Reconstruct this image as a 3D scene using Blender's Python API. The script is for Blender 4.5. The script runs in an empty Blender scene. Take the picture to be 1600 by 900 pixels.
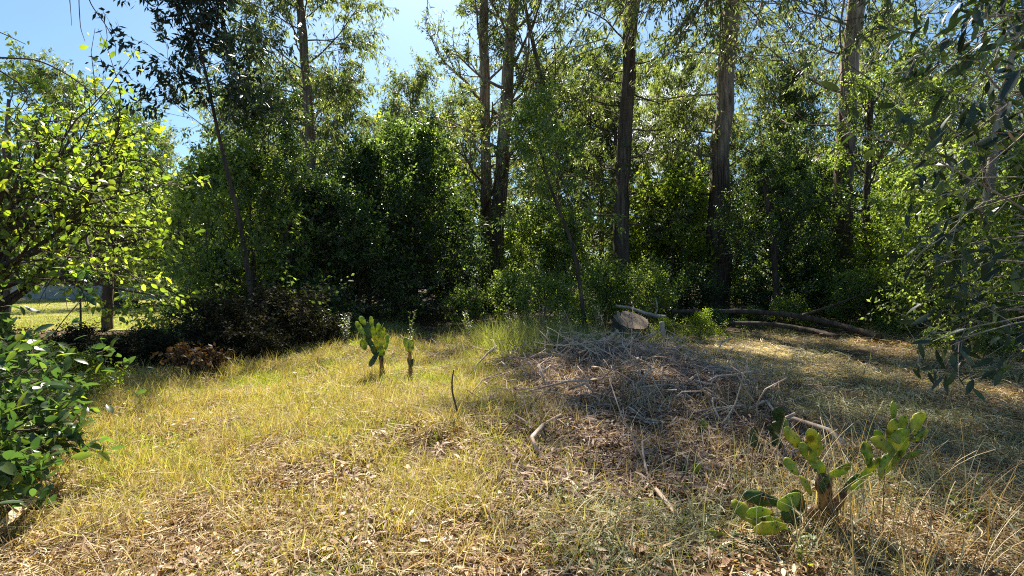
import bpy, math, random
import numpy as np
from mathutils import Vector, Matrix

SC = bpy.context.scene
COL = SC.collection
rad = math.radians
# ------------------------------------------------------------------ camera
F = 750.0                       # focal length in pixels of the 1600 px photograph
CAM_H = 1.6
PITCH = math.atan(10 / F)       # horizon at y = 440
cam = bpy.data.cameras.new('camera')
cam.sensor_width = 36
cam.lens = 36 * F / 1600
cam.clip_end = 3000
cam.clip_start = 0.05
camo = bpy.data.objects.new('camera', cam)
COL.objects.link(camo)
camo.location = (0, 0, CAM_H)
camo.rotation_euler = (math.pi / 2 - PITCH, 0, 0)
SC.camera = camo

# ------------------------------------------------------------------ light
SUN_EL, SUN_AZ = rad(49), rad(-9)      # azimuth measured from +Y towards +X
world = bpy.data.worlds.new('World')
SC.world = world
world.use_nodes = True
wn, wl = world.node_tree.nodes, world.node_tree.links
wn.clear()
out = wn.new('ShaderNodeOutputWorld')
bg = wn.new('ShaderNodeBackground')
sky = wn.new('ShaderNodeTexSky')
sky.sky_type = 'NISHITA'
sky.sun_disc = False
sky.sun_elevation = SUN_EL
sky.sun_rotation = SUN_AZ
sky.air_density = 1.0
sky.dust_density = 0.9
sky.ozone_density = 2.0
bg.inputs['Strength'].default_value = 0.052
# a few white clouds low over the wood
tc = wn.new('ShaderNodeTexCoord')
dotn = wn.new('ShaderNodeVectorMath'); dotn.operation = 'DOT_PRODUCT'
cd = Vector((0.30, 1.0, 0.335)).normalized()
dotn.inputs[1].default_value = cd
noi = wn.new('ShaderNodeTexNoise'); noi.inputs['Scale'].default_value = 9; noi.inputs['Detail'].default_value = 6
mr = wn.new('ShaderNodeMapRange'); mr.inputs[1].default_value = 0.985; mr.inputs[2].default_value = 1.0
ad = wn.new('ShaderNodeMath'); ad.operation = 'ADD'
mr2 = wn.new('ShaderNodeMapRange'); mr2.inputs[1].default_value = 1.16; mr2.inputs[2].default_value = 1.5
mixc = wn.new('ShaderNodeMix'); mixc.data_type = 'RGBA'
mixc.inputs[7].default_value = (13, 13.2, 13.6, 1)
wl.new(tc.outputs['Generated'], dotn.inputs[0]); wl.new(tc.outputs['Generated'], noi.inputs['Vector'])
wl.new(dotn.outputs['Value'], mr.inputs[0]); wl.new(mr.outputs[0], ad.inputs[0]); wl.new(noi.outputs['Fac'], ad.inputs[1])
wl.new(ad.outputs[0], mr2.inputs[0]); wl.new(mr2.outputs[0], mixc.inputs[0])
grade = wn.new('ShaderNodeMix'); grade.data_type = 'RGBA'; grade.blend_type = 'MULTIPLY'; grade.inputs[0].default_value = 1
grade.inputs[7].default_value = (0.80, 1.02, 1.10, 1)
wl.new(sky.outputs[0], grade.inputs[6]); wl.new(grade.outputs[2], mixc.inputs[6]); wl.new(mixc.outputs[2], bg.inputs[0]); wl.new(bg.outputs[0], out.inputs[0])

sl = bpy.data.lights.new('sun', 'SUN')
sl.energy = 5.0
sl.angle = rad(0.53)
sl.color = (1.0, 0.93, 0.80)
slo = bpy.data.objects.new('sun', sl)
COL.objects.link(slo)
sdir = Vector((math.sin(SUN_AZ) * math.cos(SUN_EL), math.cos(SUN_AZ) * math.cos(SUN_EL), math.sin(SUN_EL)))
slo.rotation_euler = sdir.to_track_quat('Z', 'Y').to_euler()
slo.location = sdir * 60
SC.view_settings.view_transform = 'Standard'
SC.view_settings.look = 'None'
SC.view_settings.gamma = 1
SC.view_settings.use_curve_mapping = False
SC.view_settings.exposure = 1.58
SC.render.engine = 'CYCLES'
SC.cycles.max_bounces = 7
SC.cycles.diffuse_bounces = 3
SC.cycles.transmission_bounces = 5
SC.cycles.glossy_bounces = 2
SC.cycles.sample_clamp_indirect = 4
SC.cycles.use_denoising = False
SC.cycles.pixel_filter_type = 'BLACKMAN_HARRIS'
SC.cycles.filter_width = 1.1

# ------------------------------------------------------------------ pixel helpers
cp, sp = math.cos(PITCH), math.sin(PITCH)
def ray(px, py):
    x, z = (px - 800) / F, (450 - py) / F
    return Vector((x, cp + z * sp, z * cp - sp))
def at(px, py, Y):
    r = ray(px, py)
    return Vector((0, 0, CAM_H)) + r * (Y / r.y)
def proj(P):
    P = np.asarray(P, float).reshape(-1, 3)
    d = P - np.array([0, 0, CAM_H])
    f = d[:, 1] * cp - d[:, 2] * sp
    u = d[:, 1] * sp + d[:, 2] * cp
    f2 = np.where(f > 0.05, f, 0.05)
    return 800 + F * d[:, 0] / f2, 450 - F * u / f2, f

# ------------------------------------------------------------------ terrain
def _n(x, y):
    return (np.sin(x * 1.7 + 0.6 * y) * 0.5 + np.sin(y * 2.3 - 0.9 * x + 1.3) * 0.5 + np.sin(x * 4.1 + 2.0) * np.sin(y * 3.7) * 0.6)
def hgt(x, y):
    x = np.asarray(x, float); y = np.asarray(y, float)
    near = np.exp(-((np.hypot(x, y)) / 22.0) ** 4)
    z = 0.035 * _n(x, y) * near
    z = z + 0.20 * np.exp(-((x - 2.0) / 2.0) ** 2 - ((y - 8.3) / 2.2) ** 2)      # brush mound
    z = z + 0.10 * np.exp(-((x - 0.2) / 1.6) ** 2 - ((y - 5.2) / 0.8) ** 2)
    z = z - 0.08 * np.exp(-((x + 4.2) / 1.4) ** 2 - ((y - 7.3) / 1.0) ** 2)
    return z
def gp(px, py):
    r = ray(px, py)
    t = (0 - CAM_H) / r.z
    for _ in range(8):
        p = Vector((0, 0, CAM_H)) + r * t
        t = (float(hgt(p.x, p.y)) - CAM_H) / r.z
    return Vector((0, 0, CAM_H)) + r * t
def gz(x, y):
    return float(hgt(x, y))

# ------------------------------------------------------------------ materials
def new_mat(name):
    m = bpy.data.materials.new(name); m.use_nodes = True
    n, l = m.node_tree.nodes, m.node_tree.links
    n.clear()
    o = n.new('ShaderNodeOutputMaterial')
    return m, n, l, o
def ramp(n, stops):
    r = n.new('ShaderNodeValToRGB')
    e = r.color_ramp.elements
    while len(e) < len(stops): e.new(0.5)
    for k, (p, c) in enumerate(stops):
        e[k].position = p; e[k].color = (*c, 1)
    return r
def leaf_mat(name, stops, tr=1.9, fac=0.45, rough=0.45, spec=0.4, source='attr', tyel=1.0):
    """thin leaf: diffuse + light passing through, hue differing from leaf to leaf"""
    m, n, l, o = new_mat(name)
    if source == 'attr':
        a = n.new('ShaderNodeAttribute'); a.attribute_name = 'rnd'; val = a.outputs['Fac']
    else:
        a = n.new('ShaderNodeObjectInfo'); val = a.outputs['Random']
    r = ramp(n, stops); l.new(val, r.inputs[0])
    p = n.new('ShaderNodeBsdfPrincipled')
    p.inputs['Roughness'].default_value = rough
    p.inputs['Specular IOR Level'].default_value = spec
    l.new(r.outputs[0], p.inputs['Base Color'])
    t = n.new('ShaderNodeBsdfTranslucent')
    mu = n.new('ShaderNodeMix'); mu.data_type = 'RGBA'; mu.blend_type = 'MULTIPLY'; mu.inputs[0].default_value = 1
    mu.inputs[7].default_value = (tr * tyel, tr * 1.1, tr * 0.35, 1)
    l.new(r.outputs[0], mu.inputs[6]); l.new(mu.outputs[2], t.inputs[0])
    mx = n.new('ShaderNodeMixShader'); mx.inputs[0].default_value = fac
    l.new(p.outputs[0], mx.inputs[1]); l.new(t.outputs[0], mx.inputs[2]); l.new(mx.outputs[0], o.inputs[0])
    return m
def noise_mat(name, stops, scale=(6, 6, 6), rough=0.85, bump=0.3, detail=8, dist=0.4, bscale=None):
    m, n, l, o = new_mat(name)
    t = n.new('ShaderNodeTexCoord'); mp = n.new('ShaderNodeMapping'); mp.inputs['Scale'].default_value = scale
    no = n.new('ShaderNodeTexNoise'); no.inputs['Scale'].default_value = 1; no.inputs['Detail'].default_value = detail
    no.inputs['Roughness'].default_value = 0.62; no.inputs['Distortion'].default_value = dist
    r = ramp(n, stops)
    p = n.new('ShaderNodeBsdfPrincipled'); p.inputs['Roughness'].default_value = rough
    p.inputs['Specular IOR Level'].default_value = 0.2
    l.new(t.outputs['Object'], mp.inputs[0]); l.new(mp.outputs[0], no.inputs['Vector']); l.new(no.outputs['Fac'], r.inputs[0])
    l.new(r.outputs[0], p.inputs['Base Color'])
    if bump:
        b = n.new('ShaderNodeBump'); b.inputs['Strength'].default_value = bump; b.inputs['Distance'].default_value = 0.02
        l.new(no.outputs['Fac'], b.inputs['Height']); l.new(b.outputs[0], p.inputs['Normal'])
    l.new(p.outputs[0], o.inputs[0])
    return m

M = {}
M['ground'] = noise_mat('ground_soil', [(0.3, (0.025, 0.016, 0.01)), (0.5, (0.07, 0.045, 0.025)), (0.7, (0.13, 0.09, 0.048))], (2.2, 2.2, 2.2), 0.95, 0.8)
M['lawn'] = noise_mat('lawn_turf', [(0.3, (0.12, 0.13, 0.04)), (0.55, (0.26, 0.24, 0.09)), (0.75, (0.40, 0.33, 0.17))], (0.5, 0.5, 0.5), 0.95, 0.3)
M['bark_pale'] = noise_mat('gum_bark', [(0.3, (0.13, 0.10, 0.08)), (0.5, (0.33, 0.27, 0.21)), (0.72, (0.52, 0.44, 0.36))], (7, 7, 0.8), 0.85, 0.9)
def gum_bark():
    m = noise_mat('gum_bark_rough_below', [(0.32, (0.07, 0.05, 0.038)), (0.5, (0.25, 0.195, 0.145)), (0.70, (0.46, 0.37, 0.28))], (7, 7, 0.8), 0.85, 0.9)
    n, l = m.node_tree.nodes, m.node_tree.links
    p = next(q for q in n if q.type == 'BSDF_PRINCIPLED'); pale = next(q for q in n if q.type == 'VALTORGB'); no = next(q for q in n if q.type == 'TEX_NOISE')
    tcn = next(q for q in n if q.type == 'TEX_COORD')
    n2 = n.new('ShaderNodeTexNoise'); n2.inputs['Scale'].default_value = 1; n2.inputs['Detail'].default_value = 9; n2.inputs['Roughness'].default_value = .7
    mp = n.new('ShaderNodeMapping'); mp.inputs['Scale'].default_value = (14, 14, 0.7); l.new(tcn.outputs['Object'], mp.inputs[0]); l.new(mp.outputs[0], n2.inputs['Vector'])
    dark = ramp(n, [(.35, (.025, .018, .014)), (.55, (.09, .065, .05)), (.75, (.22, .17, .13))]); l.new(n2.outputs['Fac'], dark.inputs[0])
    sx = n.new('ShaderNodeSeparateXYZ'); l.new(tcn.outputs['Object'], sx.inputs[0])
    mul = n.new('ShaderNodeMath'); mul.operation = 'MULTIPLY_ADD'; mul.inputs[1].default_value = 9; l.new(n2.outputs['Fac'], mul.inputs[0]); l.new(sx.outputs[2], mul.inputs[2])
    mr_ = n.new('ShaderNodeMapRange'); mr_.inputs[1].default_value = 10.5; mr_.inputs[2].default_value = 14; l.new(mul.outputs[0], mr_.inputs[0])
    mx = n.new('ShaderNodeMix'); mx.data_type = 'RGBA'; l.new(mr_.outputs[0], mx.inputs[0]); l.new(dark.outputs[0], mx.inputs[6]); l.new(pale.outputs[0], mx.inputs[7]); l.new(mx.outputs[2], p.inputs['Base Color'])
    return m
M['bark_gum'] = gum_bark()
M['bark_mid'] = noise_mat('stringy_bark', [(0.3, (0.05, 0.036, 0.028)), (0.5, (0.16, 0.12, 0.09)), (0.75, (0.33, 0.26, 0.20))], (10, 10, 0.6), 0.9, 1.0)
M['bark_dark'] = noise_mat('dark_bark', [(0.3, (0.03, 0.024, 0.02)), (0.6, (0.10, 0.075, 0.055)), (0.8, (0.18, 0.14, 0.11))], (12, 12, 2), 0.9, 0.8)
M['leaf_dark'] = leaf_mat('evergreen_leaf', [(0.0, (0.022, 0.042, 0.016)), (0.6, (0.055, 0.085, 0.035)), (1.0, (0.18, 0.22, 0.085))], 2.6, 0.45, 0.38, 0.5)
M['leaf_gum'] = leaf_mat('gum_leaf', [(0.0, (0.04, 0.055, 0.035)), (0.6, (0.10, 0.12, 0.07)), (1.0, (0.26, 0.25, 0.13))], 2.4, 0.5, 0.42, 0.45)
M['leaf_mid'] = leaf_mat('bush_leaf', [(0.0, (0.05, 0.075, 0.03)), (0.6, (0.13, 0.165, 0.065)), (1.0, (0.32, 0.33, 0.13))], 2.8, 0.55, 0.40, 0.45)
M['leaf_lime'] = leaf_mat('lime_leaf', [(0.0, (0.05, 0.08, 0.018)), (0.55, (0.12, 0.155, 0.03)), (1.0, (0.26, 0.26, 0.06))], 3.0, 0.56, 0.36, 0.5)
M['leaf_thick'] = leaf_mat('silhouette_leaf', [(0.0, (0.018, 0.03, 0.02)), (0.7, (0.035, 0.055, 0.03)), (1.0, (0.08, 0.10, 0.04))], 1.6, 0.15, 0.4, 0.35)  # silhouette and shade put into the leaf colour, nearly opaque
M['leaf_silhouette_o'] = leaf_mat('silhouette_single_leaf', [(0.0, (0.018, 0.03, 0.02)), (0.7, (0.04, 0.065, 0.033)), (1.0, (0.12, 0.15, 0.05))], 2.0, 0.25, 0.35, 0.45, 'obj')  # shade darkens the colour of the near single leaves too
M['leaf_big'] = leaf_mat('glossy_leaf', [(0.0, (0.022, 0.05, 0.028)), (0.6, (0.05, 0.085, 0.035)), (0.85, (0.10, 0.14, 0.03)), (1.0, (0.22, 0.24, 0.04))], 2.6, 0.40, 0.27, 0.6)
M['leaf_big_o'] = leaf_mat('glossy_single_leaf', [(0.0, (0.022, 0.05, 0.028)), (0.6, (0.05, 0.085, 0.035)), (0.85, (0.10, 0.14, 0.03)), (1.0, (0.22, 0.24, 0.04))], 2.6, 0.40, 0.27, 0.6, 'obj')
M['leaf_lime_o'] = leaf_mat('lime_single_leaf', [(0.0, (0.05, 0.08, 0.015)), (0.55, (0.10, 0.135, 0.02)), (1.0, (0.20, 0.20, 0.03))], 3.0, 0.5, 0.36, 0.5, 'obj')
M['leaf_dead'] = leaf_mat('dead_leaf', [(0.0, (0.10, 0.05, 0.025)), (0.5, (0.24, 0.13, 0.06)), (0.85, (0.40, 0.26, 0.14)), (1.0, (0.62, 0.52, 0.38))], 1.0, 0.25, 0.55, 0.35, 'obj', 1.2)
M['leaf_dead_a'] = leaf_mat('dead_shrub_leaf', [(0.0, (0.04, 0.022, 0.014)), (0.5, (0.11, 0.062, 0.035)), (1.0, (0.28, 0.18, 0.10))], 1.0, 0.3, 0.6, 0.3, 'attr', 1.2)
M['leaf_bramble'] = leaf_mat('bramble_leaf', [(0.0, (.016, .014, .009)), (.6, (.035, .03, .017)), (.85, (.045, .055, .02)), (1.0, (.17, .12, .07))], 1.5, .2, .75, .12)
M['grass_gold'] = leaf_mat('golden_grass', [(0.0, (0.30, 0.31, 0.05)), (0.3, (0.48, 0.41, 0.12)), (0.6, (0.56, 0.43, 0.22)), (0.85, (0.42, 0.26, 0.12)), (1.0, (0.80, 0.72, 0.52))], 1.1, 0.34, 0.6, 0.2, 'attr', 1.05)
M['grass_green'] = leaf_mat('green_grass', [(0.0, (0.13, 0.20, 0.03)), (0.5, (0.28, 0.33, 0.05)), (1.0, (0.46, 0.44, 0.10))], 1.5, 0.45, 0.55, 0.25, 'attr')
M['grass_pale'] = leaf_mat('pale_green_grass', [(0.0, (0.12, 0.15, 0.05)), (0.5, (0.27, 0.28, 0.10)), (1.0, (0.50, 0.46, 0.24))], 1.2, 0.4, 0.6, 0.2, 'attr')
M['straw_pale'] = leaf_mat('painted_sun_straw', [(0.0, (0.40, 0.29, 0.14)), (0.5, (0.62, 0.50, 0.29)), (1.0, (0.80, 0.72, 0.52))], 0.9, 0.3, 0.6, 0.25, 'attr', 1.2)  # paler straw colours imitate a patch of sunlight
M['straw'] = leaf_mat('straw', [(0.0, (0.14, 0.075, 0.035)), (0.35, (0.34, 0.22, 0.11)), (0.7, (0.54, 0.41, 0.23)), (1.0, (0.80, 0.72, 0.54))], 0.9, 0.3, 0.6, 0.25, 'attr', 1.2)
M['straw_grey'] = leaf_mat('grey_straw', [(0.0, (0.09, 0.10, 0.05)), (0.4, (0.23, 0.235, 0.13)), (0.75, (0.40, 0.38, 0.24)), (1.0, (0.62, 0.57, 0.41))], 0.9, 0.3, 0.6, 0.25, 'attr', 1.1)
M['mulch'] = leaf_mat('bark_mulch', [(0.0, (0.07, 0.042, 0.035)), (0.5, (0.27, 0.175, 0.135)), (0.85, (0.46, 0.34, 0.27)), (1.0, (0.66, 0.56, 0.47))], 0.8, 0.2, 0.7, 0.2, 'attr', 1.2)
M['twig'] = noise_mat('dry_twig', [(0.3, (0.17, 0.115, 0.085)), (0.5, (0.42, 0.31, 0.235)), (0.75, (0.66, 0.54, 0.42))], (9, 9, 9), 0.8, 0.2)
M['twig_pale'] = noise_mat('bleached_twig', [(0.3, (0.38, 0.29, 0.18)), (0.7, (0.66, 0.55, 0.40))], (9, 9, 9), 0.7, 0.2)
M['fence'] = noise_mat('weathered_mesh', [(0.3, (0.20, 0.21, 0.20)), (0.7, (0.36, 0.37, 0.36))], (3, 3, 3), 0.8, 0)
M['metal'] = noise_mat('galvanised_post', [(0.3, (0.35, 0.36, 0.36)), (0.7, (0.55, 0.56, 0.55))], (3, 3, 3), 0.5, 0)
M['char'] = noise_mat('charred_log', [(0.3, (0.02, 0.018, 0.016)), (0.7, (0.07, 0.06, 0.055))], (8, 8, 8), 0.9, 0.4)

# ------------------------------------------------------------------ mesh helpers
def mesh_np(name, V, loops, sizes, mats, rnd=None, smooth=False, midx=None):
    me = bpy.data.meshes.new(name)
    V = np.ascontiguousarray(V, dtype=np.float32)
    loops = np.ascontiguousarray(loops, dtype=np.int32).ravel()
    sizes = np.ascontiguousarray(sizes, dtype=np.int32)
    me.vertices.add(len(V)); me.vertices.foreach_set('co', V.ravel())
    me.loops.add(len(loops)); me.loops.foreach_set('vertex_index', loops)
    me.polygons.add(len(sizes))
    st = np.zeros(len(sizes), np.int32); st[1:] = np.cumsum(sizes)[:-1]
    me.polygons.foreach_set('loop_start', st)
    try: me.polygons.foreach_set('loop_total', sizes)
    except Exception: pass
    if smooth: me.polygons.foreach_set('use_smooth', np.ones(len(sizes), dtype=bool))
    for m in (mats if isinstance(mats, (list, tuple)) else [mats]): me.materials.append(m)
    if midx is not None: me.polygons.foreach_set('material_index', np.ascontiguousarray(midx, dtype=np.int32))
    if rnd is not None:
        a = me.attributes.new('rnd', 'FLOAT', 'FACE'); a.data.foreach_set('value', np.ascontiguousarray(rnd, dtype=np.float32))
    me.update(calc_edges=True); me.validate()
    return me
def link(name, me, parent=None):
    o = bpy.data.objects.new(name, me); COL.objects.link(o)
    if parent is not None: o.parent = parent
    return o
def tag(o, label=None, cat=None, group=None, kind=None):
    if label: o['label'] = label
    if cat: o['category'] = cat
    if group: o['group'] = group
    if kind: o['kind'] = kind
    return o
def empty(name, loc=(0, 0, 0), rz=0):
    o = bpy.data.objects.new(name, None); COL.objects.link(o)
    o.location = loc; o.rotation_euler = (0, 0, rz); o.empty_display_size = 0.2
    return o
def norm(a):
    return a / np.maximum(np.linalg.norm(a, axis=-1, keepdims=True), 1e-9)

class Wood:
    """collects tapered tubes into one mesh"""
    def __init__(s): s.V = []; s.L = []; s.S = []; s.n = 0
    def tube(s, pts, radii, sides=6, rough=0.0, rng=None, cap=True):
        P = np.asarray(pts, float); R = np.asarray(radii, float); k = len(P)
        T = np.gradient(P, axis=0); T = norm(T)
        ref = np.array([0.0, 0, 1]) if abs(T[0, 2]) < 0.9 else np.array([1.0, 0, 0])
        A = norm(np.cross(T, ref)); B = np.cross(T, A)
        th = np.linspace(0, 2 * np.pi, sides, endpoint=False)
        rr = R[:, None] * np.ones(sides)[None]
        if rough and rng is not None:
            prof = 1 + rough * rng.normal(size=sides)
            rr = rr * prof[None] * (1 + rough * 0.6 * rng.normal(size=(k, sides)))
        V = P[:, None] + rr[..., None] * (np.cos(th)[None, :, None] * A[:, None] + np.sin(th)[None, :, None] * B[:, None])
        i = np.arange(k - 1)[:, None] * sides; j = np.arange(sides)[None]; j2 = (j + 1) % sides
        Q = np.stack([i + j, i + j2, i + sides + j2, i + sides + j], -1).reshape(-1, 4) + s.n
        s.V.append(V.reshape(-1, 3)); s.L.append(Q.ravel()); s.S.append(np.full(len(Q), 4)); 
        if cap:
            s.L.append(np.arange(sides)[::-1] + s.n); s.S.append([sides])
            s.L.append(np.arange(sides) + s.n + (k - 1) * sides); s.S.append([sides])
        s.n += k * sides
    def build(s, name, mat, smooth=True):
        return mesh_np(name, np.concatenate(s.V), np.concatenate(s.L), np.concatenate(s.S), mat, smooth=smooth)

# leaf templates: x = side, y = along, z = normal ; unit length
LEAF_FAR = (np.array([[0, 0, 0], [0.5, 0.45, 0.10], [0, 1, -0.05], [-0.5, 0.45, 0.10]], float), [[0, 1, 2], [0, 2, 3]])
def _near():
    ys = [0, 0.22, 0.5, 0.78, 1.0]; ws = [0.03, 0.36, 0.5, 0.33, 0.0]; zs = [0, 0.05, 0.06, 0.02, -0.08]
    V = []; Fc = []
    for y, w, z in zip(ys, ws, zs): V += [[-w, y, z + 0.22 * w], [0, y, z], [w, y, z + 0.22 * w]]
    for k in range(4):
        a = k * 3
        Fc += [[a, a + 1, a + 4, a + 3], [a + 1, a + 2, a + 5, a + 4]]
    return np.array(V), Fc
LEAF_NEAR = _near()
def frames(D, N):
    D = norm(D); S = norm(np.cross(D, N)); N = np.cross(S, D)
    return S, D, N
def leaf_arrays(tpl, P, D, N, L, W):
    TV, TF = tpl
    S, D, N = frames(D, N)
    V = (P[:, None] + TV[None, :, 0, None] * (S * W[:, None])[:, None] + TV[None, :, 1, None] * (D * L[:, None])[:, None]
         + TV[None, :, 2, None] * (N * W[:, None])[:, None])
    n, k = len(P), len(TV)
    loops = []; sizes = []
    off = np.arange(n) * k
    per = [np.array(f) for f in TF]
    flat = np.concatenate(per); sz = np.array([len(f) for f in per])
    loops = (off[:, None] + flat[None]).ravel(); sizes = np.tile(sz, n)
    return V.reshape(-1, 3), loops, sizes, len(per)
def leaves_mesh(name, tpl, P, D, N, L, W, mat, rng, rnd=None):
    V, lo, sz, per = leaf_arrays(tpl, P, D, N, L, W)
    if rnd is None: rnd = rng.random(len(P))
    return mesh_np(name, V, lo, sz, mat, rnd=np.repeat(rnd, per))

# ------------------------------------------------------------------ growing trees
def rot_off(d, ang, rng):
    """direction at an angle from d, random azimuth"""
    d = d / np.linalg.norm(d)
    r = rng.normal(size=3); r -= d * r.dot(d); r /= max(np.linalg.norm(r), 1e-6)
    return d * math.cos(ang) + r * math.sin(ang)
class Grower:
    def __init__(s, seed, wander=0.25, trop=0.08, droop=0.0, levels=2, kids=(5, 5), ratio=(0.55, 0.5), spread=0.85, sides=(6, 4, 3)):
        s.rng = np.random.default_rng(seed); s.w = Wood(); s.tw = []
        s.wander, s.trop, s.droop, s.levels, s.kids, s.ratio, s.spread, s.sides = wander, trop, droop, levels, kids, ratio, spread, sides
    def trunk(s, pts, radii, sides=12, rough=0.05):
        P = np.asarray(pts, float); R = np.asarray(radii, float)
        n = max(8, int(4 * len(P)))
        t = np.linspace(0, len(P) - 1, n); k = np.arange(len(P))
        Q = np.stack([np.interp(t, k, P[:, i]) for i in range(3)], 1)
        for _ in range(2): Q[1:-1] = 0.25 * Q[:-2] + 0.5 * Q[1:-1] + 0.25 * Q[2:]
        Q[1:-1, :2] += s.rng.normal(size=(n - 2, 2)) * R.mean() * 0.12
        r = np.interp(t, k, R)
        s.w.tube(Q, r, sides, rough, s.rng)
        s.tp, s.tr = Q, r
        return Q, r
    def on_trunk(s, t):
        k = np.linspace(0, 1, len(s.tp))
        return np.array([np.interp(t, k, s.tp[:, i]) for i in range(3)]), np.interp(t, k, s.tr)
    def branch(s, p, d, L, r, level=0):
        rng = s.rng
        n = 6 if level == 0 else (5 if level < s.levels else 4)
        pts = [np.array(p, float)]; d = d / np.linalg.norm(d)
        for i in range(n - 1):
            d = d + rng.normal(size=3) * s.wander * 0.5
            d[2] += s.trop - s.droop * (level + 1) * 0.5 * (i / n)
            d /= np.linalg.norm(d)
            pts.append(pts[-1] + d * L / (n - 1))
        pts = np.array(pts)
        sd = s.sides[min(level, len(s.sides) - 1)]
        s.w.tube(pts, np.linspace(r, r * 0.35, n), sd, cap=False)
        if level >= s.levels:
            s.tw.append(pts[[0, 1, 2, 3]]); return
        k = s.kids[level]
        for j in range(k):
            t = 0.25 + 0.75 * (j + rng.random() * 0.8) / k; t = min(t, 1.0)
            q = t * (n - 1); i0 = min(int(q), n - 2); f = q - i0
            pp = pts[i0] * (1 - f) + pts[i0 + 1] * f
            dd = pts[i0 + 1] - pts[i0]
            s.branch(pp, rot_off(dd, s.spread * (0.6 + 0.6 * rng.random()), rng), L * s.ratio[level] * (0.7 + 0.6 * rng.random()), max(r * 0.45, 0.004), level + 1)
    def limbs(s, n, t0, t1, L0, L1, elev0, elev1, rscale=0.4, clear=0.0):
        az = s.rng.random() * 6.28
        for i in range(n):
            t = t0 + (t1 - t0) * (i + s.rng.random() * 0.7) / n
            p, r = s.on_trunk(t)
            az += 2.4 + s.rng.normal() * 0.4
            f = (t - t0) / max(t1 - t0, 1e-6)
            e = elev0 + (elev1 - elev0) * f + s.rng.normal() * 0.15
            d = np.array([math.cos(az) * math.cos(e), math.sin(az) * math.cos(e), math.sin(e)])
            if p[2] < clear and d[1] < -.25: d[1] = -d[1]          # near limbs turned back so the trunk stays in view
            L = (L0 + (L1 - L0) * f) * (0.7 + 0.6 * s.rng.random())
            s.branch(p, d, L, min(max(r * rscale, 0.012), L * 0.03))
    def leaf_sites(s, per, droop=0.6, up=0.5, scatter=0.06):
        T = np.array(s.tw); n = len(T); rng = s.rng
        t = 0.15 + 0.85 * rng.random((n, per)); q = t * 3; i = np.minimum(q.astype(int), 2); f = (q - i)[..., None]
        ii = np.arange(n)[:, None]
        P = T[ii, i] * (1 - f) + T[ii, i + 1] * f
        D = norm(T[ii, i + 1] - T[ii, i]) * 0.6 + rng.normal(size=(n, per, 3)) * 0.7
        D[..., 2] -= droop
        N = rng.normal(size=(n, per, 3)) * 0.7; N[..., 2] += up
        # hue shared within a twig, so that a crown breaks into clumps
        h = np.clip(0.55 * rng.random((n, per)) + 0.45 * rng.random((n, 1)), 0, 1)
        P = P + rng.normal(size=P.shape) * scatter
        return P.reshape(-1, 3), norm(D.reshape(-1, 3)), norm(N.reshape(-1, 3)), h.ravel()
    def crown(s, name, mat, per, L, W, droop=0.6, up=0.5, scatter=0.06, tpl=LEAF_FAR):
        P, D, N, h = s.leaf_sites(per, droop, up, scatter)
        k = 0.7 + 0.6 * s.rng.random(len(P))
        return leaves_mesh(name, tpl, P, D, N, L * k, W * k, mat, s.rng, h)

def put_tree(name, trunk_me, crown_me, loc, rz=0, sc=1.0, label='', group=None, cat='tree', tname='trunk', cname='crown', sz=None):
    o = empty(name, loc, rz); o.scale = (sc, sc, sc if sz is None else sz)
    a = link(tname, trunk_me, o); b = link(cname, crown_me, o)
    tag(o, label, cat, group)
    return o

# ================================================================== SETTING
def build_ground():
    a = np.concatenate([-np.array([900, 500, 260, 150, 100, 70]), np.arange(-50, -14, 1.5), np.arange(-14, 14.01, 0.16), np.arange(15.5, 51, 1.5), np.array([70, 100, 150, 260, 500, 900])])
    b = np.concatenate([-np.array([900, 400, 150, 60, 25, 10, 4]), np.arange(-2, 16.01, 0.16), np.arange(17, 61, 1.5), np.array([75, 100, 150, 260, 500, 900])])
    X, Y = np.meshgrid(a, b)
    rng = np.random.default_rng(5)
    Z = hgt(X, Y) + rng.normal(size=X.shape) * 0.008 * (np.hypot(X, Y) < 18)
    V = np.stack([X, Y, Z], -1).reshape(-1, 3)
    nx, ny = len(a), len(b)
    i, j = np.meshgrid(np.arange(nx - 1), np.arange(ny - 1))
    k = (j * nx + i).ravel()
    Q = np.stack([k, k + 1, k + nx + 1, k + nx], -1)
    o = link('ground', mesh_np('ground', V, Q, np.full(len(Q), 4), M['ground'], smooth=True))
    tag(o, 'bare brown soil under the dry grass of the clearing', 'ground', kind='structure')
build_ground()
def build_lawn():
    a = np.arange(0, 1.001, 1 / 24); b = np.linspace(15.5, 45, 30)
    V = []; 
    for y in b:
        x0, x1 = -1.25 * y, -0.62 * y + 0.35 * math.sin(y * 0.9)
        for t in a:
            x = x0 + (x1 - x0) * t
            V.append((x, y, gz(x, y) + 0.035))
    n = len(a); Q = [(r * n + c, r * n + c + 1, (r + 1) * n + c + 1, (r + 1) * n + c) for r in range(len(b) - 1) for c in range(n - 1)]
    o = link('lawn', mesh_np('lawn', np.array(V), np.array(Q), np.full(len(Q), 4), M['lawn'], smooth=True))
    tag(o, 'mown sunlit lawn with tree shade beyond the left bushes', 'lawn', kind='structure')
build_lawn()

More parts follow.
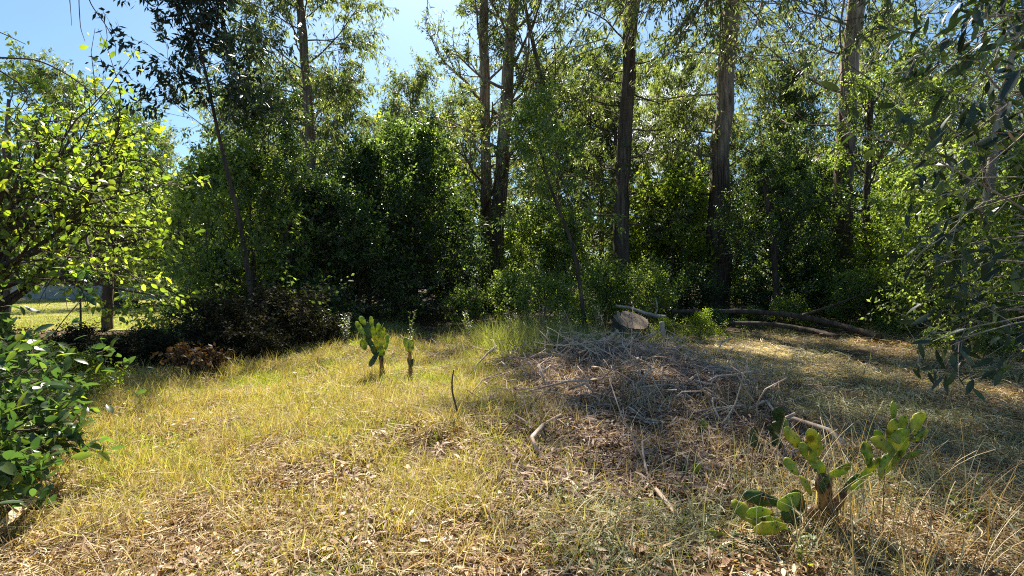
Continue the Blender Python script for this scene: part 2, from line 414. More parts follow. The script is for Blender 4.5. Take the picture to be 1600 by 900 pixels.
# ================================================================== TREES
def wpath(seq, Y):
    """pixel path of a trunk standing at depth Y -> world points (first one on the ground)"""
    P = [at(x, y, Y) for x, y in seq]
    P[0].z = gz(P[0].x, P[0].y) - 0.1
    return [tuple(p) for p in P]
def hero(seed, seq, Y, radii, H, n, t0, L0, L1, e0, e1, per, L, W, mat, bark, label, droop=0.8, kids=(5, 5), spread=0.8, group='tall gum trees', sides=14, trop=0.1, tdroop=0.12, rscale=0.3, flare=True, levels=2, name='gum_tree', cat='tree', wander=0.25, scatter=.06, up=.4, lean=0.0, boughs=(), clear=0.0):
    P = wpath(seq, Y); base = Vector(P[0])
    top = Vector(P[-1]); prev = Vector(P[-2]); R = list(radii)
    if H > top.z + 0.5:
        d = (top - prev).normalized(); P.append(tuple(top + d * (H - top.z) / max(d.z, 0.5))); R.append(R[-1] * 0.22)
    if lean: P[-1] = (P[-1][0], P[-1][1] - lean, P[-1][2])  # unseen top pulled nearer so its crown shades the ground
    if flare:
        p1 = Vector(P[0]).lerp(Vector(P[1]), min(0.5, 0.9 / max((Vector(P[1]) - Vector(P[0])).length, .1)))
        P.insert(1, tuple(p1)); R.insert(1, R[0]); R[0] = R[0] * 1.5
    P = [(p[0] - base.x, p[1] - base.y, p[2] - base.z) for p in P]
    g = Grower(seed, wander, trop, tdroop, levels, kids, (0.55, 0.5), spread)
    g.trunk(P, R, sides, 0.07)
    g.limbs(n, t0, 1.0, L0, L1, e0, e1, rscale, clear)
    for (zf, tx, ty, tz, r_) in boughs:                 # long limbs added above the frame to shade the right-hand ground
        a = min(g.tp, key=lambda q: abs(q[2] - zf)); d = np.array([tx, ty, tz]) - np.array(base) - a
        g.kids = (9, 9); g.branch(a, d + np.array([0, 0, .05 * np.linalg.norm(d)]), np.linalg.norm(d) * 1.05, r_); g.kids = kids
    o = empty(name, base)
    link('trunk', g.w.build('gum_trunk', bark), o)
    link('crown', g.crown('gum_crown', mat, per, L, W, droop, up, scatter), o)
    tag(o, label, cat, group)
    return o
M['bark_mid_dark'] = noise_mat('dark_stringy_bark', [(0.3, (0.03, 0.022, 0.018)), (0.5, (0.10, 0.075, 0.055)), (0.75, (0.24, 0.185, 0.14))], (10, 10, 0.6), 0.9, 1.0)
BMD = M['bark_mid_dark']
BP, BM, BD, BG = M['bark_pale'], M['bark_mid'], M['bark_dark'], M['bark_gum']
GUM, DK, MID, LIME = M['leaf_gum'], M['leaf_dark'], M['leaf_mid'], M['leaf_lime']
hero(11, [(760, 478), (759, 250), (757, 0)], 27, (.36, .30, .25), 25, 24, .36, 4.2, 2.2, .3, .9, 20, .25, .06, GUM, BG, 'tall straight pale gum trunk, left one of the close pair at the centre')
hero(12, [(772, 480), (786, 240), (803, 0)], 25, (.42, .34, .25), 26, 26, .45, 4.6, 3.2, .3, .9, 30, .22, .06, GUM, BG, 'tall pale gum trunk leaning right, right one of the close pair at the centre')
hero(13, [(969, 470), (972, 250), (988, 0)], 22, (.38, .33, .29), 26, 32, .38, 3.0, 4.2, -.1, .8, 20, .24, .06, GUM, BMD, 'tall dark gum with creeper on its trunk, behind the stump', lean=6.5, clear=15, rscale=.14, kids=(6, 6), tdroop=.3, droop=1.2, boughs=[(15.5, 3.9, 14.6, 11.9, .11), (15.5, 4.9, 13.0, 11.2, .10), (17, 4.4, 15.0, 13.6, .10)])
hero(14, [(1118, 490), (1127, 250), (1141, 0)], 22, (.54, .38, .32), 25, 30, .42, 3.6, 4.4, -.1, .8, 20, .24, .06, GUM, BG, 'thickest gum tree with pale upper trunk and dark fluted base, right of the stump', lean=6.0, clear=15, rscale=.14, kids=(6, 6), tdroop=.3, droop=1.2, boughs=[(15.5, 5.6, 15.2, 11.9, .11), (16, 7.2, 14.5, 12, .11), (16, 6.4, 16, 13, .10), (15.5, 8.4, 15, 11.6, .10), (16, 4.8, 16.7, 12.5, .10), (16, 5.8, 18.2, 12.8, .10), (16, 5.2, 15.4, 12, .10)])
hero(15, [(1309, 470), (1322, 190), (1332, 0)], 21.5, (.40, .34, .29), 24, 20, .46, 4.5, 3.0, .1, .8, 18, .22, .05, GUM, BG, 'tall pale gum rising behind the dark bushes, right of the thickest gum', lean=4, clear=17, rscale=.16, kids=(6, 6), tdroop=.3, droop=1.2)
hero(16, [(884, 440), (864, 220), (840, 105)], 25, (.20, .16, .12), 19, 15, .55, 3.4, 2.4, .5, 1.0, 11, .20, .05, GUM, BM, 'slender leaning gum with bare forked top, right of the centre pair', spread=.7)
hero(17, [(488, 470), (484, 200), (470, 0)], 22, (.28, .22, .17), 20, 44, .30, 4.0, 2.4, 0, .9, 22, .24, .058, GUM, BM, 'tall gum with dense drooping crown above the dark evergreens on the left', droop=1.3, kids=(6, 6), tdroop=.32, rscale=.2)
hero(18, [(404, 492), (376, 350), (342, 215), (318, 95), (285, 0)], 12, (.07, .058, .042, .03, .018), 8.6, 28, .48, 1.6, 1.0, .3, 1.0, 11, .19, .06, M['leaf_thick'], BD, 'slender young gum with dark leaves against the blue sky at upper left', droop=0.9, kids=(4, 4), flare=False)
hero(19, [(1528, 500), (1535, 380), (1556, 200), (1588, 60)], 11, (.13, .11, .085, .06), 8.5, 26, .25, 2.2, 1.6, .2, .8, 16, .15, .05, MID, BP, 'pale leaning trunk among bright leaves near the right edge', kids=(4, 5), flare=False)
hero(20, [(916, 524), (899, 390), (862, 300), (842, 230)], 14.5, (.075, .06, .04, .025), 6.2, 24, .30, 1.3, .8, .2, .9, 20, .10, .045, MID, BD, 'thin dark sapling leaning left, in front of the stump', kids=(4, 4), flare=False, group='saplings')
hero(21, [(470, 490), (455, 390), (434, 330), (415, 240)], 14.5, (.10, .085, .07, .05), 6, 24, .35, 1.6, 1.2, .1, .8, 24, .09, .045, DK, BD, 'dark slim tree bending left, in front of the evergreens', kids=(4, 5), flare=False, group='saplings')
hero(22, [(1360, 470), (1352, 330), (1362, 150)], 19, (.14, .12, .09), 9, 20, .35, 2.2, 1.4, .2, .8, 18, .13, .05, MID, BD, 'thin dark trunk beside the pale gum above the fallen log', kids=(4, 5), flare=False, group='saplings')
hero(23, [(1215, 480), (1208, 380), (1190, 250)], 18, (.11, .09, .07), 6.5, 22, .3, 1.9, 1.3, .2, .8, 24, .09, .045, DK, BD, 'dark slim tree right of the thickest gum', kids=(5, 5), flare=False, group='saplings')

# --- prototypes shared by the trees and bushes behind
def proto(seed, H, r, n, t0, L0, L1, e0, e1, per, L, W, mat, bark, kids=(5, 6), droop=.5, up=.5, spread=.85, trop=.08, tdroop=.05, th=.8, scatter=.08, lean=.05):
    g = Grower(seed, .28, trop, tdroop, 2, kids, (.58, .52), spread)
    rr = g.rng
    pts = [(0, 0, -.1)]
    for k in range(1, 5): pts.append((rr.normal() * lean * H * .3 * k / 4, rr.normal() * lean * H * .3 * k / 4, H * th * k / 4))
    g.trunk(pts, np.linspace(r, r * .25, 5), 9, .06)
    g.limbs(n, t0, 1.0, L0, L1, e0, e1)
    return g.w.build('wood_proto', bark), g.crown('crown_proto', mat, per, L, W, droop, up, scatter)
PR = {}
for k, s in enumerate((31, 32, 33)):
    PR['dense%d' % k] = proto(s, 8, .14, 44, .03, 2.7, 1.2, .05, 1.0, 16, .145, .075, DK, BD, (5, 6))
for k, s in enumerate((41, 42)):
    PR['mid%d' % k] = proto(s, 6, .10, 34, .05, 2.2, 1.0, .1, 1.0, 12, .15, .085, MID, BD, (5, 5))
PR['lime0'] = proto(45, 6, .10, 32, .10, 2.2, 1.0, .1, 1.0, 12, .15, .09, LIME, BD, (5, 5))
for k, s in enumerate((51, 52)):
    PR['gum%d' % k] = proto(s, 18, .22, 34, .26, 3.8, 2.0, .0, 1.0, 18, .26, .07, GUM, BM, (6, 5), droop=1.2, trop=.12, tdroop=.3)
for k, s in enumerate((61, 62)):
    PR['bush%d' % k] = proto(s, 2.2, .03, 22, .02, 1.15, .7, .3, 1.1, 15, .10, .055, MID, BD, (4, 4), th=.6)
PR['bushdark'] = proto(63, 2.2, .03, 24, .02, 1.15, .7, .2, 1.1, 17, .095, .05, DK, BD, (4, 4), th=.6)
PR['bushlime'] = proto(64, 1.6, .025, 18, .02, .9, .6, .3, 1.1, 16, .08, .05, LIME, BD, (4, 4), th=.6)
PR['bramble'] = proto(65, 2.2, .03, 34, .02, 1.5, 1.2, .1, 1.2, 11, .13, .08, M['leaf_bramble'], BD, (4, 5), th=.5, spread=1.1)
PRH = dict(bramble=2.2, dense0=8, dense1=8, dense2=8, mid0=6, mid1=6, lime0=6, gum0=18, gum1=18, bush0=2.2, bush1=2.2, bushdark=2.2, bushlime=1.6)
RNG = random.Random(77)
def stand(kind, px, Y, H, label, group, name='tree', cat='tree', wide=1.0):
    x = (px - 800) / F * Y
    s = H / PRH[kind]
    t, c = PR[kind]
    return put_tree(name, t, c, (x, Y, gz(x, Y)), RNG.random() * 6.28, s * wide, label, group, cat, sz=s, tname='trunk' if cat == 'tree' else 'stem', cname='crown' if cat == 'tree' else 'foliage')
# dark evergreens left of centre
stand('dense0', 575, 18.5, 7.4, 'broad dark evergreen left of the centre gums, its skirt over deep shade', 'dark evergreens', 'evergreen_tree')
stand('dense1', 650, 20, 8.4, 'tallest dark evergreen, just left of the centre gum pair', 'dark evergreens', 'evergreen_tree')
stand('dense2', 470, 18, 6.2, 'dark evergreen behind the slim bending trunk', 'dark evergreens', 'evergreen_tree')
stand('mid1', 395, 13.8, 5.4, 'leafy tree right behind the slender young gum', 'mid green trees', 'leafy_tree', wide=.95)
stand('mid0', 335, 15.6, 6.0, 'leafy tree closing the right end of the lawn view', 'mid green trees', 'leafy_tree', wide=.85)
stand('dense0', 500, 15.6, 5.2, 'low dark evergreen reaching over the shaded grass left of the small cacti', 'dark evergreens', 'evergreen_tree')
stand('dense0', 375, 19, 6.0, 'dark evergreen at the right end of the lawn', 'dark evergreens', 'evergreen_tree')
stand('dense1', 715, 24, 6.0, 'dark evergreen tucked behind the centre gum pair', 'dark evergreens', 'evergreen_tree', wide=.8)
stand('dense1', 620, 24, 9.5, 'olive evergreen rising between the tall left gum and the centre gums', 'dark evergreens', 'evergreen_tree')
stand('mid0', 560, 17.2, 4.6, 'leafy green tree in front of the broad dark evergreen', 'mid green trees', 'leafy_tree')
stand('mid1', 335, 14.0, 2.6, 'low bright green tree at the right end of the lawn', 'mid green trees', 'leafy_tree', wide=1.0)
stand('lime0', 640, 27, 10.2, 'yellow green tree top lit behind the dark evergreens', 'mid green trees', 'leafy_tree')
# right of the centre
stand('mid0', 845, 23, 5.6, 'pale green leafy tree right of the centre gum pair', 'mid green trees', 'leafy_tree')
stand('mid1', 885, 21.5, 4.6, 'green leafy tree behind the leaning sapling', 'mid green trees', 'leafy_tree')
stand('lime0', 1050, 23, 6.8, 'bright yellow green tree between the dark gum and the thickest gum', 'mid green trees', 'leafy_tree')
stand('mid0', 1010, 26, 7.0, 'green tree behind the gap below the white cloud', 'mid green trees', 'leafy_tree')
stand('mid0', 1062, 25.5, 8.5, 'light leafy tree crowding the left side of the thickest gum', 'mid green trees', 'leafy_tree', wide=.8)
stand('dense0', 1228, 20.5, 7.2, 'dark evergreen on the right side of the thickest gum', 'dark evergreens', 'evergreen_tree')
stand('dense1', 1270, 23.5, 7.6, 'dark evergreen just behind the tall pale gum on the right', 'dark evergreens', 'evergreen_tree')
stand('mid1', 1395, 22, 6.4, 'leafy tree right of the tall pale gum', 'mid green trees', 'leafy_tree')
stand('lime0', 1440, 17, 5.2, 'yellow green tree in the sunny gap on the right', 'mid green trees', 'leafy_tree')
stand('mid1', 1500, 19, 6.6, 'leafy green tree behind the pale leaning trunk', 'mid green trees', 'leafy_tree')
stand('mid0', 1600, 15, 5.4, 'leafy green tree at the right edge of the wood', 'mid green trees', 'leafy_tree')
stand('dense0', 1600, 22, 9.0, 'tall dark evergreen at the far right', 'dark evergreens', 'evergreen_tree')
# named trees in the far left gap
stand('gum0', 95, 44, 24, 'greyish gum top above the left bushes, standing against open sky', 'far gum trees', 'gum_tree')
stand('dense1', 195, 47, 19, 'dark pointed tree beyond the lawn at left', 'far trees beyond the lawn', 'far_tree', wide=.7)
stand('gum1', 245, 52, 20, 'faint far gum right of the dark pointed tree', 'far gum trees', 'gum_tree')
stand('gum0', 640, 42, 22.5, 'pale gum crown in the gap below the brightest sky', 'far gum trees', 'gum_tree')
stand('gum1', 690, 50, 20, 'olive gum crown low in the gap left of the centre pair', 'far gum trees', 'gum_tree')
# rows behind: nothing tells these apart
k = 0
for px in range(-240, 560, 70):
    k += 1
    stand(('dense0', 'dense2', 'mid1')[k % 3], px + RNG.uniform(-20, 20), RNG.uniform(47, 56), RNG.uniform(8, 12), 'bushy tree in the row behind the far fence', 'row behind the far fence', 'far_tree')
for px in range(420, 2000, 120):
    k += 1
    Y = RNG.uniform(29, 36)
    stand(('mid0', 'lime0', 'mid1', 'lime0', 'dense2')[k % 5], px + RNG.uniform(-25, 25), Y, RNG.uniform(5, 8.5), 'leafy tree deep in the wood behind the gums', 'trees deep in the wood', 'far_tree')
for px in list(range(380, 560, 80)) + list(range(730, 1900, 125)):
    k += 1
    Y = RNG.uniform(30, 44)
    stand(('gum0', 'gum1')[k % 2], px + RNG.uniform(-25, 25), Y, RNG.uniform(15, 24), 'tall thin gum deep in the wood', 'gums deep in the wood', 'gum_tree')
for px in range(-100, 2000, 150):
    k += 1
    stand(('dense0', 'mid0', 'dense2')[k % 3], px, RNG.uniform(60, 75), RNG.uniform(9, 13), 'tree on the far side of the wood', 'far side of the wood', 'far_tree', wide=1.3)
for px, Y, H, lab in [(865, 40, 21, 'tall grey green gum filling the gap right of the centre pair'), (940, 38, 20, 'grey green gum between the slender forked gum and the dark gum'), (1050, 40, 22, 'tall grey green gum between the dark gum and the thickest gum'), (1215, 39, 22, 'tall grey green gum right of the thickest gum'), (1420, 37, 20, 'grey green gum right of the tall pale gum'), (1500, 35, 19, 'drooping gum above the sunny right gap')]:
    k += 1; stand(('gum0', 'gum1')[k % 2], px, Y, H, lab, 'gums behind the tall trunks', 'gum_tree')
# bushes and undergrowth
stand('mid0', 1490, 11.8, 4.0, 'leafy young tree in front of the sunny right gap', 'mid green trees', 'leafy_tree', wide=.9)
stand('mid1', 1625, 9.8, 4.4, 'leafy young tree beside the pale leaning trunk at the right edge', 'mid green trees', 'leafy_tree', wide=.8)
stand('lime0', 1430, 14.8, 3.8, 'lime leaved young tree left of the pale leaning trunk', 'mid green trees', 'leafy_tree', wide=.9)
BUSH = [('bushdark', 490, 14.2, 1.6, 'grey green bush at the foot of the evergreens, left of the cactus'),
        ('bush0', 795, 17.5, 2.0, 'grey green bush at the foot of the centre gum pair'),
        ('bush1', 850, 15.0, 1.9, 'light bush just left of the leaning sapling'),
        ('bush0', 945, 17.5, 2.4, 'leafy bush right of the leaning sapling, behind the stump'),
        ('bush1', 1010, 17.0, 2.2, 'leafy bush directly behind the stump'),
        ('bushlime', 1095, 12.6, .75, 'low lime green bush in the sun right of the stump'),
        ('bushlime', 1040, 13.2, .55, 'small lime green plant against the right side of the stump'),
        ('bushdark', 1080, 19, 2.2, 'dark bush left of the thickest gum base'),
        ('bushdark', 1180, 18.5, 2.0, 'dark bush behind the fallen log, right of the thickest gum'),
        ('bushdark', 1265, 19, 2.4, 'dark bush behind the fallen log, below the tall pale gum'),
        ('bush0', 1345, 15.5, 2.0, 'yellowish bush above the right end of the fallen log'),
        ('bush1', 1420, 14.5, 2.0, 'leafy bush in the sunny right gap'),
        ('bush0', 1490, 12.8, 1.7, 'leafy bush behind the short broken post on the right'),
        ('bush1', 1590, 12, 1.9, 'leafy bush at the right edge'),
        ('bushdark', 1120, 14.3, .75, 'low dark undergrowth between the lime green bush and the fallen log'), ('bushdark', 1175, 15.6, .8, 'low dark undergrowth against the middle of the fallen log'), ('bush1', 1235, 16.2, 1.1, 'leafy undergrowth behind the middle of the fallen log'), ('bushdark', 1455, 10.6, .55, 'low dark plant round the grey leafless snag'), ('bushdark', 1545, 9.6, .6, 'low dark plant at the foot of the pale leaning trunk'),
        ('bushdark', 410, 15.5, 1.5, 'dark bush under the slender young gum'),
        ('bush1', 352, 13.5, 1.0, 'green bush at the near end of the lawn'),
        ('bush0', 730, 16.5, 1.5, 'thin bush in the shade left of the centre gum pair'),
        ('bush1', 905, 15.8, 1.3, 'low bush round the foot of the leaning sapling')]
for kd, px, Y, H, lab in BUSH: stand(kd, px, Y, H, lab, 'bushes at the edge of the wood', 'bush', 'bush')

# ================================================================== NEAR FOLIAGE
def pick_singles(root, tpl, P, D, N, L, W, mat_stuff, mat_one, rng, h, limit, name, minpx=9.0, maxd=6.5):
    """the largest-looking leaves become single parts, the rest one joined part"""
    px, py, f = proj(P)
    size = F * L / np.maximum(f, .1)
    vis = (px > -10) & (px < 1610) & (py > -10) & (py < 910) & (f > .3)
    score = np.where(vis, size, -1)
    order = np.argsort(-score)
    one = order[:limit]; one = one[score[one] > minpx]
    mask = np.ones(len(P), bool); mask[one] = False
    o = link('foliage', leaves_mesh('foliage', tpl, P[mask], D[mask], N[mask], L[mask], W[mask], mat_stuff, rng, h[mask]), root)
    o['kind'] = 'stuff'
    V, Fc = tpl
    flat = np.concatenate([np.array(f_) for f_ in Fc]); sz = [len(f_) for f_ in Fc]
    me = mesh_np('leaf_blade', V, flat, sz, mat_one)
    S, D2, N2 = frames(D[one], N[one])
    for k, i in enumerate(one):
        m = Matrix(((S[k, 0] * W[i], D2[k, 0] * L[i], N2[k, 0] * W[i], P[i, 0]), (S[k, 1] * W[i], D2[k, 1] * L[i], N2[k, 1] * W[i], P[i, 1]), (S[k, 2] * W[i], D2[k, 2] * L[i], N2[k, 2] * W[i], P[i, 2]), (0, 0, 0, 1)))
        lf = bpy.data.objects.new('leaf', me); COL.objects.link(lf); lf.parent = root; lf.matrix_basis = m
def near_tree(name, seed, base, trunk, radii, boughs, mat, mat1, bark, per, L, W, label, cat, group=None, droop=.5, up=.5, kids=(6, 5), limit=280, spread=.8, r0=.03, scatter=.05, woodname='trunk', tdroop=.1, sizes=(.4, 1.15)):
    """trunk and boughs given as points relative to the base"""
    g = Grower(seed, .3, .03, tdroop, 2, kids, (.5, .5), spread)
    g.trunk(trunk, radii, 10, .06)
    for b in boughs:
        a, z, r = np.array(b[0], float), np.array(b[1], float), b[2]
        d = z - a
        g.branch(a, d + np.array([0, 0, .12 * np.linalg.norm(d)]), np.linalg.norm(d), r)
    o = empty(name, base)
    link(woodname, g.w.build('wood', bark), o)
    P, D, N, h = g.leaf_sites(per, droop, up, scatter)
    k = sizes[0] + sizes[1] * g.rng.random(len(P))
    Pw = P + np.array(base)
    # leaves hang in local space, the root only moves
    def shift(): return P
    global _off
    px, py, f = proj(Pw)
    Lk, Wk = L * k, W * k
    size = F * Lk / np.maximum(f, .1)
    keep = np.linalg.norm(Pw - np.array([0, 0, CAM_H]), axis=1) > 1.3
    P, D, N, h, Lk, Wk, px, py, f, size = [q[keep] for q in (P, D, N, h, Lk, Wk, px, py, f, size)]
    vis = (px > -10) & (px < 1610) & (py > -10) & (py < 910) & (f > .3)
    score = np.where(vis, size, -1); order = np.argsort(-score); one = order[:limit]; one = one[score[one] > 10]
    mask = np.ones(len(P), bool); mask[one] = False
    fo = link('foliage', leaves_mesh('foliage', LEAF_NEAR, P[mask], D[mask], N[mask], Lk[mask], Wk[mask], mat, g.rng, h[mask]), o)
    fo['kind'] = 'stuff'
    V, Fc = LEAF_NEAR
    me = mesh_np('leaf_blade', V, np.concatenate([np.array(q) for q in Fc]), [len(q) for q in Fc], mat1)
    S, D2, N2 = frames(D[one], N[one])
    for q, i in enumerate(one):
        m = Matrix([[S[q, r] * Wk[i], D2[q, r] * Lk[i], N2[q, r] * Wk[i], P[i, r]] for r in range(3)] + [[0, 0, 0, 1]])
        lf = bpy.data.objects.new('leaf', me); COL.objects.link(lf); lf.parent = o; lf.matrix_basis = m
    tag(o, label, cat, group)
    return o
def rel(base, px, py, Y):
    p = at(px, py, Y); return (p.x - base[0], p.y - base[1], p.z - base[2])
# bright tree at the left edge
b = (-7.0, 6.4, gz(-7.0, 6.4))
T = [(0, 0, -.1), (.15, 0, 1.0), (.1, -.1, 1.7), (.3, .1, 2.5), (.5, .2, 3.3)]
bo = []
for (sx, ex, ey, eY) in [(1.5, 235, 310, 6.2), (1.3, 200, 385, 6.6), (1.7, 225, 290, 6.8), (1.8, 120, 290, 6.0), (2.0, 150, 265, 6.6), (1.6, 90, 370, 5.4), (1.2, 110, 400, 5.8), (1.9, 40, 270, 5.4), (1.7, 180, 320, 7.4),
                         (1.4, 60, 330, 5.0), (2.2, 30, 270, 7.2), (1.1, 150, 360, 7.2), (1.0, 50, 385, 5.6), (1.8, 240, 270, 7.6), (1.7, 20, 300, 6.2), (1.9, 90, 290, 7.0), (1.5, 130, 300, 5.6), (1.0, 245, 370, 7.6)]:
    bo.append(((.15, 0, sx + .2), rel(b, ex, ey, eY), .035))
near_tree('sunlit_tree', 101, b, T, [.13, .11, .09, .06, .012], bo, M['leaf_lime'], M['leaf_lime_o'], BD, 11, .072, .039, 'sunlit yellow green tree leaning in over the lawn at the left edge', 'tree', droop=.3, kids=(5, 5), limit=290)
# bare arching twigs over the upper left
def polytube(name, seqs, mat, parent=None, sides=5, rough=.12, seed=1, origin=(0, 0, 0)):
    w = Wood(); rg = np.random.default_rng(seed)
    for pts, r0, r1 in seqs:
        P = np.array([tuple(p) for p in pts], float)
        n = max(8, 4 * len(P)); t = np.linspace(0, len(P) - 1, n); k = np.arange(len(P))
        Q = np.stack([np.interp(t, k, P[:, i]) for i in range(3)], 1)
        for _ in range(2): Q[1:-1] = .25 * Q[:-2] + .5 * Q[1:-1] + .25 * Q[2:]
        w.tube(Q - np.array(origin), np.linspace(r0, r1, n), sides, rough, rg)
    return link(name, w.build(name, mat), parent)
tw = [([at(-80, 92, 4.6), at(0, 90, 4.5), at(60, 93, 4.4), at(110, 118, 4.3), at(165, 162, 4.2)], .010, .004),
      ([at(110, 118, 4.3), at(120, 140, 4.3), at(130, 165, 4.3)], .005, .002),
      ([at(-60, 30, 4.5), at(0, 50, 4.4), at(40, 69, 4.3)], .008, .003),
      ([at(-40, 100, 4.5), at(0, 110, 4.5), at(30, 130, 4.4)], .011, .008), ([at(30, 130, 4.4), at(45, 150, 4.4), at(30, 175, 4.4)], .007, .003),
      ([at(70, 190, 4.6), at(110, 188, 4.5), at(140, 178, 4.4), at(165, 175, 4.4)], .006, .002)]
o = polytube('bare_branch', tw, BD); tag(o, 'thin bare branches arching in from the left edge below the blue sky', 'branch')
tw = [([at(130, -40, 4), at(140, 5, 4), at(165, 38, 4), at(182, 70, 4), at(180, 88, 4)], .005, .002), ([at(165, 40, 4), at(168, 60, 4), at(160, 78, 4)], .003, .0015),
      ([at(105, -40, 4), at(110, 10, 4), at(112, 40, 4)], .004, .0015), ([at(122, -40, 4.1), at(124, 20, 4.1), at(126, 45, 4.1), at(133, 65, 4.1)], .005, .002)]
o = polytube('hanging_twig', tw, BD); tag(o, 'fine bare twigs hanging from above at upper left', 'twig')
# glossy shrub in the left corner
b = (-4.15, 3.25, gz(-4.15, 3.25))
bo = []
for (ex, ey, eY) in [(60, 640, 3.3), (85, 660, 3.5), (40, 570, 3.6), (75, 590, 3.9), (20, 700, 3.0), (50, 700, 3.2), (10, 760, 2.8), (80, 560, 4.4), (40, 550, 4.6), (0, 560, 3.8), (110, 650, 3.9), (60, 730, 3.3), (30, 630, 3.2), (0, 590, 3.4), (20, 770, 3.0), (20, 820, 2.8), (0, 680, 3.1), (85, 690, 3.6)]:
    bo.append(((0.05, 0, .05 + .1 * RNG.random()), rel(b, ex - 38, ey, eY), .014))
near_tree('glossy_shrub', 102, b, [(0, 0, -.1), (.05, 0, .2), (.0, .05, .5), (.1, .1, .9)], [.03, .025, .02, .01], bo, M['leaf_big'], M['leaf_big_o'], BD, 8, .098, .046, 'glossy broad leaved shrub in the lower left corner', 'shrub', droop=.25, up=1.0, kids=(4, 4), limit=290, woodname='stem')
# small-leaved shrubs behind it
for i, (px, Y, H, lab) in enumerate([(40, 7.4, .85, 'leafy green shrub under the sunlit tree at the left edge'), (-40, 6.0, 1.1, 'leafy green shrub cut by the left edge below the sunlit tree'), (115, 6.2, .65, 'lime tipped low shrub behind the glossy corner shrub')]):
    stand(('bush0', 'bush1', 'bushlime')[i], px, Y, H, lab, 'shrubs at the left edge', 'shrub', 'shrub')
# branches with large leaves hanging in from the right
b = (5.6, 3.2, gz(5.6, 3.2))
T = [(0, 0, -.1), (.05, .05, 1.5), (-.1, .1, 3.0), (-.3, .2, 4.4), (-.6, .3, 5.6)]
bo = []
for (sz, ex, ey, eY) in [(3.4, 1470, 0, 3.6), (3.4, 1520, 30, 3.9), (3.2, 1540, 0, 3.3), (3.0, 1560, 60, 4.4), (2.8, 1580, 150, 3.8), (2.4, 1590, 240, 3.6), (2.2, 1590, 290, 4.2), (1.8, 1600, 400, 3.8), (1.4, 1565, 455, 4.0), (1.3, 1610, 470, 3.6), (1.2, 1575, 490, 4.6),
                         (2.6, 1590, 190, 3.4), (1.6, 1600, 300, 3.2), (3.6, 1590, 60, 3.5), (3.6, 1560, -60, 3.6), (3.8, 1480, -60, 4.2)]:
    bo.append(((-.05, .1, sz), rel(b, ex, ey, eY), .018))
near_tree('overhanging_tree', 103, b, T, [.14, .12, .09, .06, .03], bo, M['leaf_thick'], M['leaf_silhouette_o'], BP, 8, .125, .038, 'near tree hanging long dark leaves in from the right edge', 'tree', droop=.7, kids=(4, 4), limit=290, tdroop=.25)
# dark brambles and brush in the shade on the left
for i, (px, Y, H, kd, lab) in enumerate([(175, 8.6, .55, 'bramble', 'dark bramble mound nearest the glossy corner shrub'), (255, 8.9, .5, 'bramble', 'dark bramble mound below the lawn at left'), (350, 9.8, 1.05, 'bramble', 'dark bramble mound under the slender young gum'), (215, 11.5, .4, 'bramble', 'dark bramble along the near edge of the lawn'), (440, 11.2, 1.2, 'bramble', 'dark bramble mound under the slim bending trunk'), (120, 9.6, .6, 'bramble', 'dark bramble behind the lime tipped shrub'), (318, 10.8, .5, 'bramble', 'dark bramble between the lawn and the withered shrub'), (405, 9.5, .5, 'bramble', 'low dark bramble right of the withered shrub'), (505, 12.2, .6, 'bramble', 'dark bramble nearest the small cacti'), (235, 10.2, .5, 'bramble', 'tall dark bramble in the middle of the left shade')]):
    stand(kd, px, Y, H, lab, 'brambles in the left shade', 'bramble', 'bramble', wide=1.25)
g = Grower(120, .35, .03, .1, 2, (4, 4), (.6, .5), .9); g.trunk([(0, 0, -.05), (0, 0, .1), (.02, 0, .2), (.03, .02, .3)], [.02, .018, .015, .01], 6); g.limbs(14, .05, 1, .5, .4, .4, 1.2)
p = gp(306, 585); o = empty('dead_shrub', p); o.scale = (.8, .6, .62)
link('stem', g.w.build('stem', BD), o); link('foliage', g.crown('foliage', M['leaf_dead_a'], 6, .13, .07, .9, .3), o)
tag(o, 'withered brown leaved shrub between the brambles and the golden grass', 'shrub')
# thin pale weeds
def weed(px, py, H, label, seed, mat, n=7, L=.07, W=.028):
    p = gp(px, py); o = empty('weed', p); rg = np.random.default_rng(seed); w = Wood(); Ps = []; Ds = []
    for i in range(n):
        a = rg.random() * 6.28; e = .25 * rg.random() + .05
        t = np.linspace(0, 1, 8)[:, None]; h = H * (.6 + .5 * rg.random())
        P = np.concatenate([np.cos(a) * e * h * t ** 1.6, np.sin(a) * e * h * t ** 1.6, h * t - .03], 1); P[1:, :2] += rg.normal(size=(7, 2)) * .01
        w.tube(P, np.linspace(.005, .002, 8), 4)
        for q in np.arange(.2, 1.0, .035):
            k = q * 7; i0 = min(int(k), 6); Ps.append(P[i0] * (1 - k + i0) + P[i0 + 1] * (k - i0)); b_ = rg.random() * 6.28; Ds.append([math.cos(b_), math.sin(b_), .35])
    link('stem', w.build('stem', M['twig']), o)
    Ps, Ds = np.array(Ps), np.array(Ds); N = np.tile([0, 0, 1.0], (len(Ps), 1)) + rg.normal(size=Ps.shape) * .3
    kk = .6 + .7 * rg.random(len(Ps)); link('foliage', leaves_mesh('foliage', LEAF_FAR, Ps, Ds, N, L * kk, W * kk, mat, rg), o)
    tag(o, label, 'weed', 'weeds')
weed(733, 530, .85, 'pale stalky weed in front of the deep shade left of the centre gums', 1, M['leaf_mid'])
weed(640, 545, .9, 'thin weed with pale tips behind the small cactus', 2, M['leaf_mid'], 3)
weed(1060, 560, .5, 'thin grey stalk weed between stump and sunny straw', 4, M['leaf_mid'], 4)
weed(1195, 640, .75, 'grey green feathery weed behind the large cactus', 5, M['leaf_gum'], 12, .05, .012)
weed(1165, 665, .7, 'feathery weed between the brush heap and the large cactus', 6, M['leaf_gum'], 9, .05, .012)
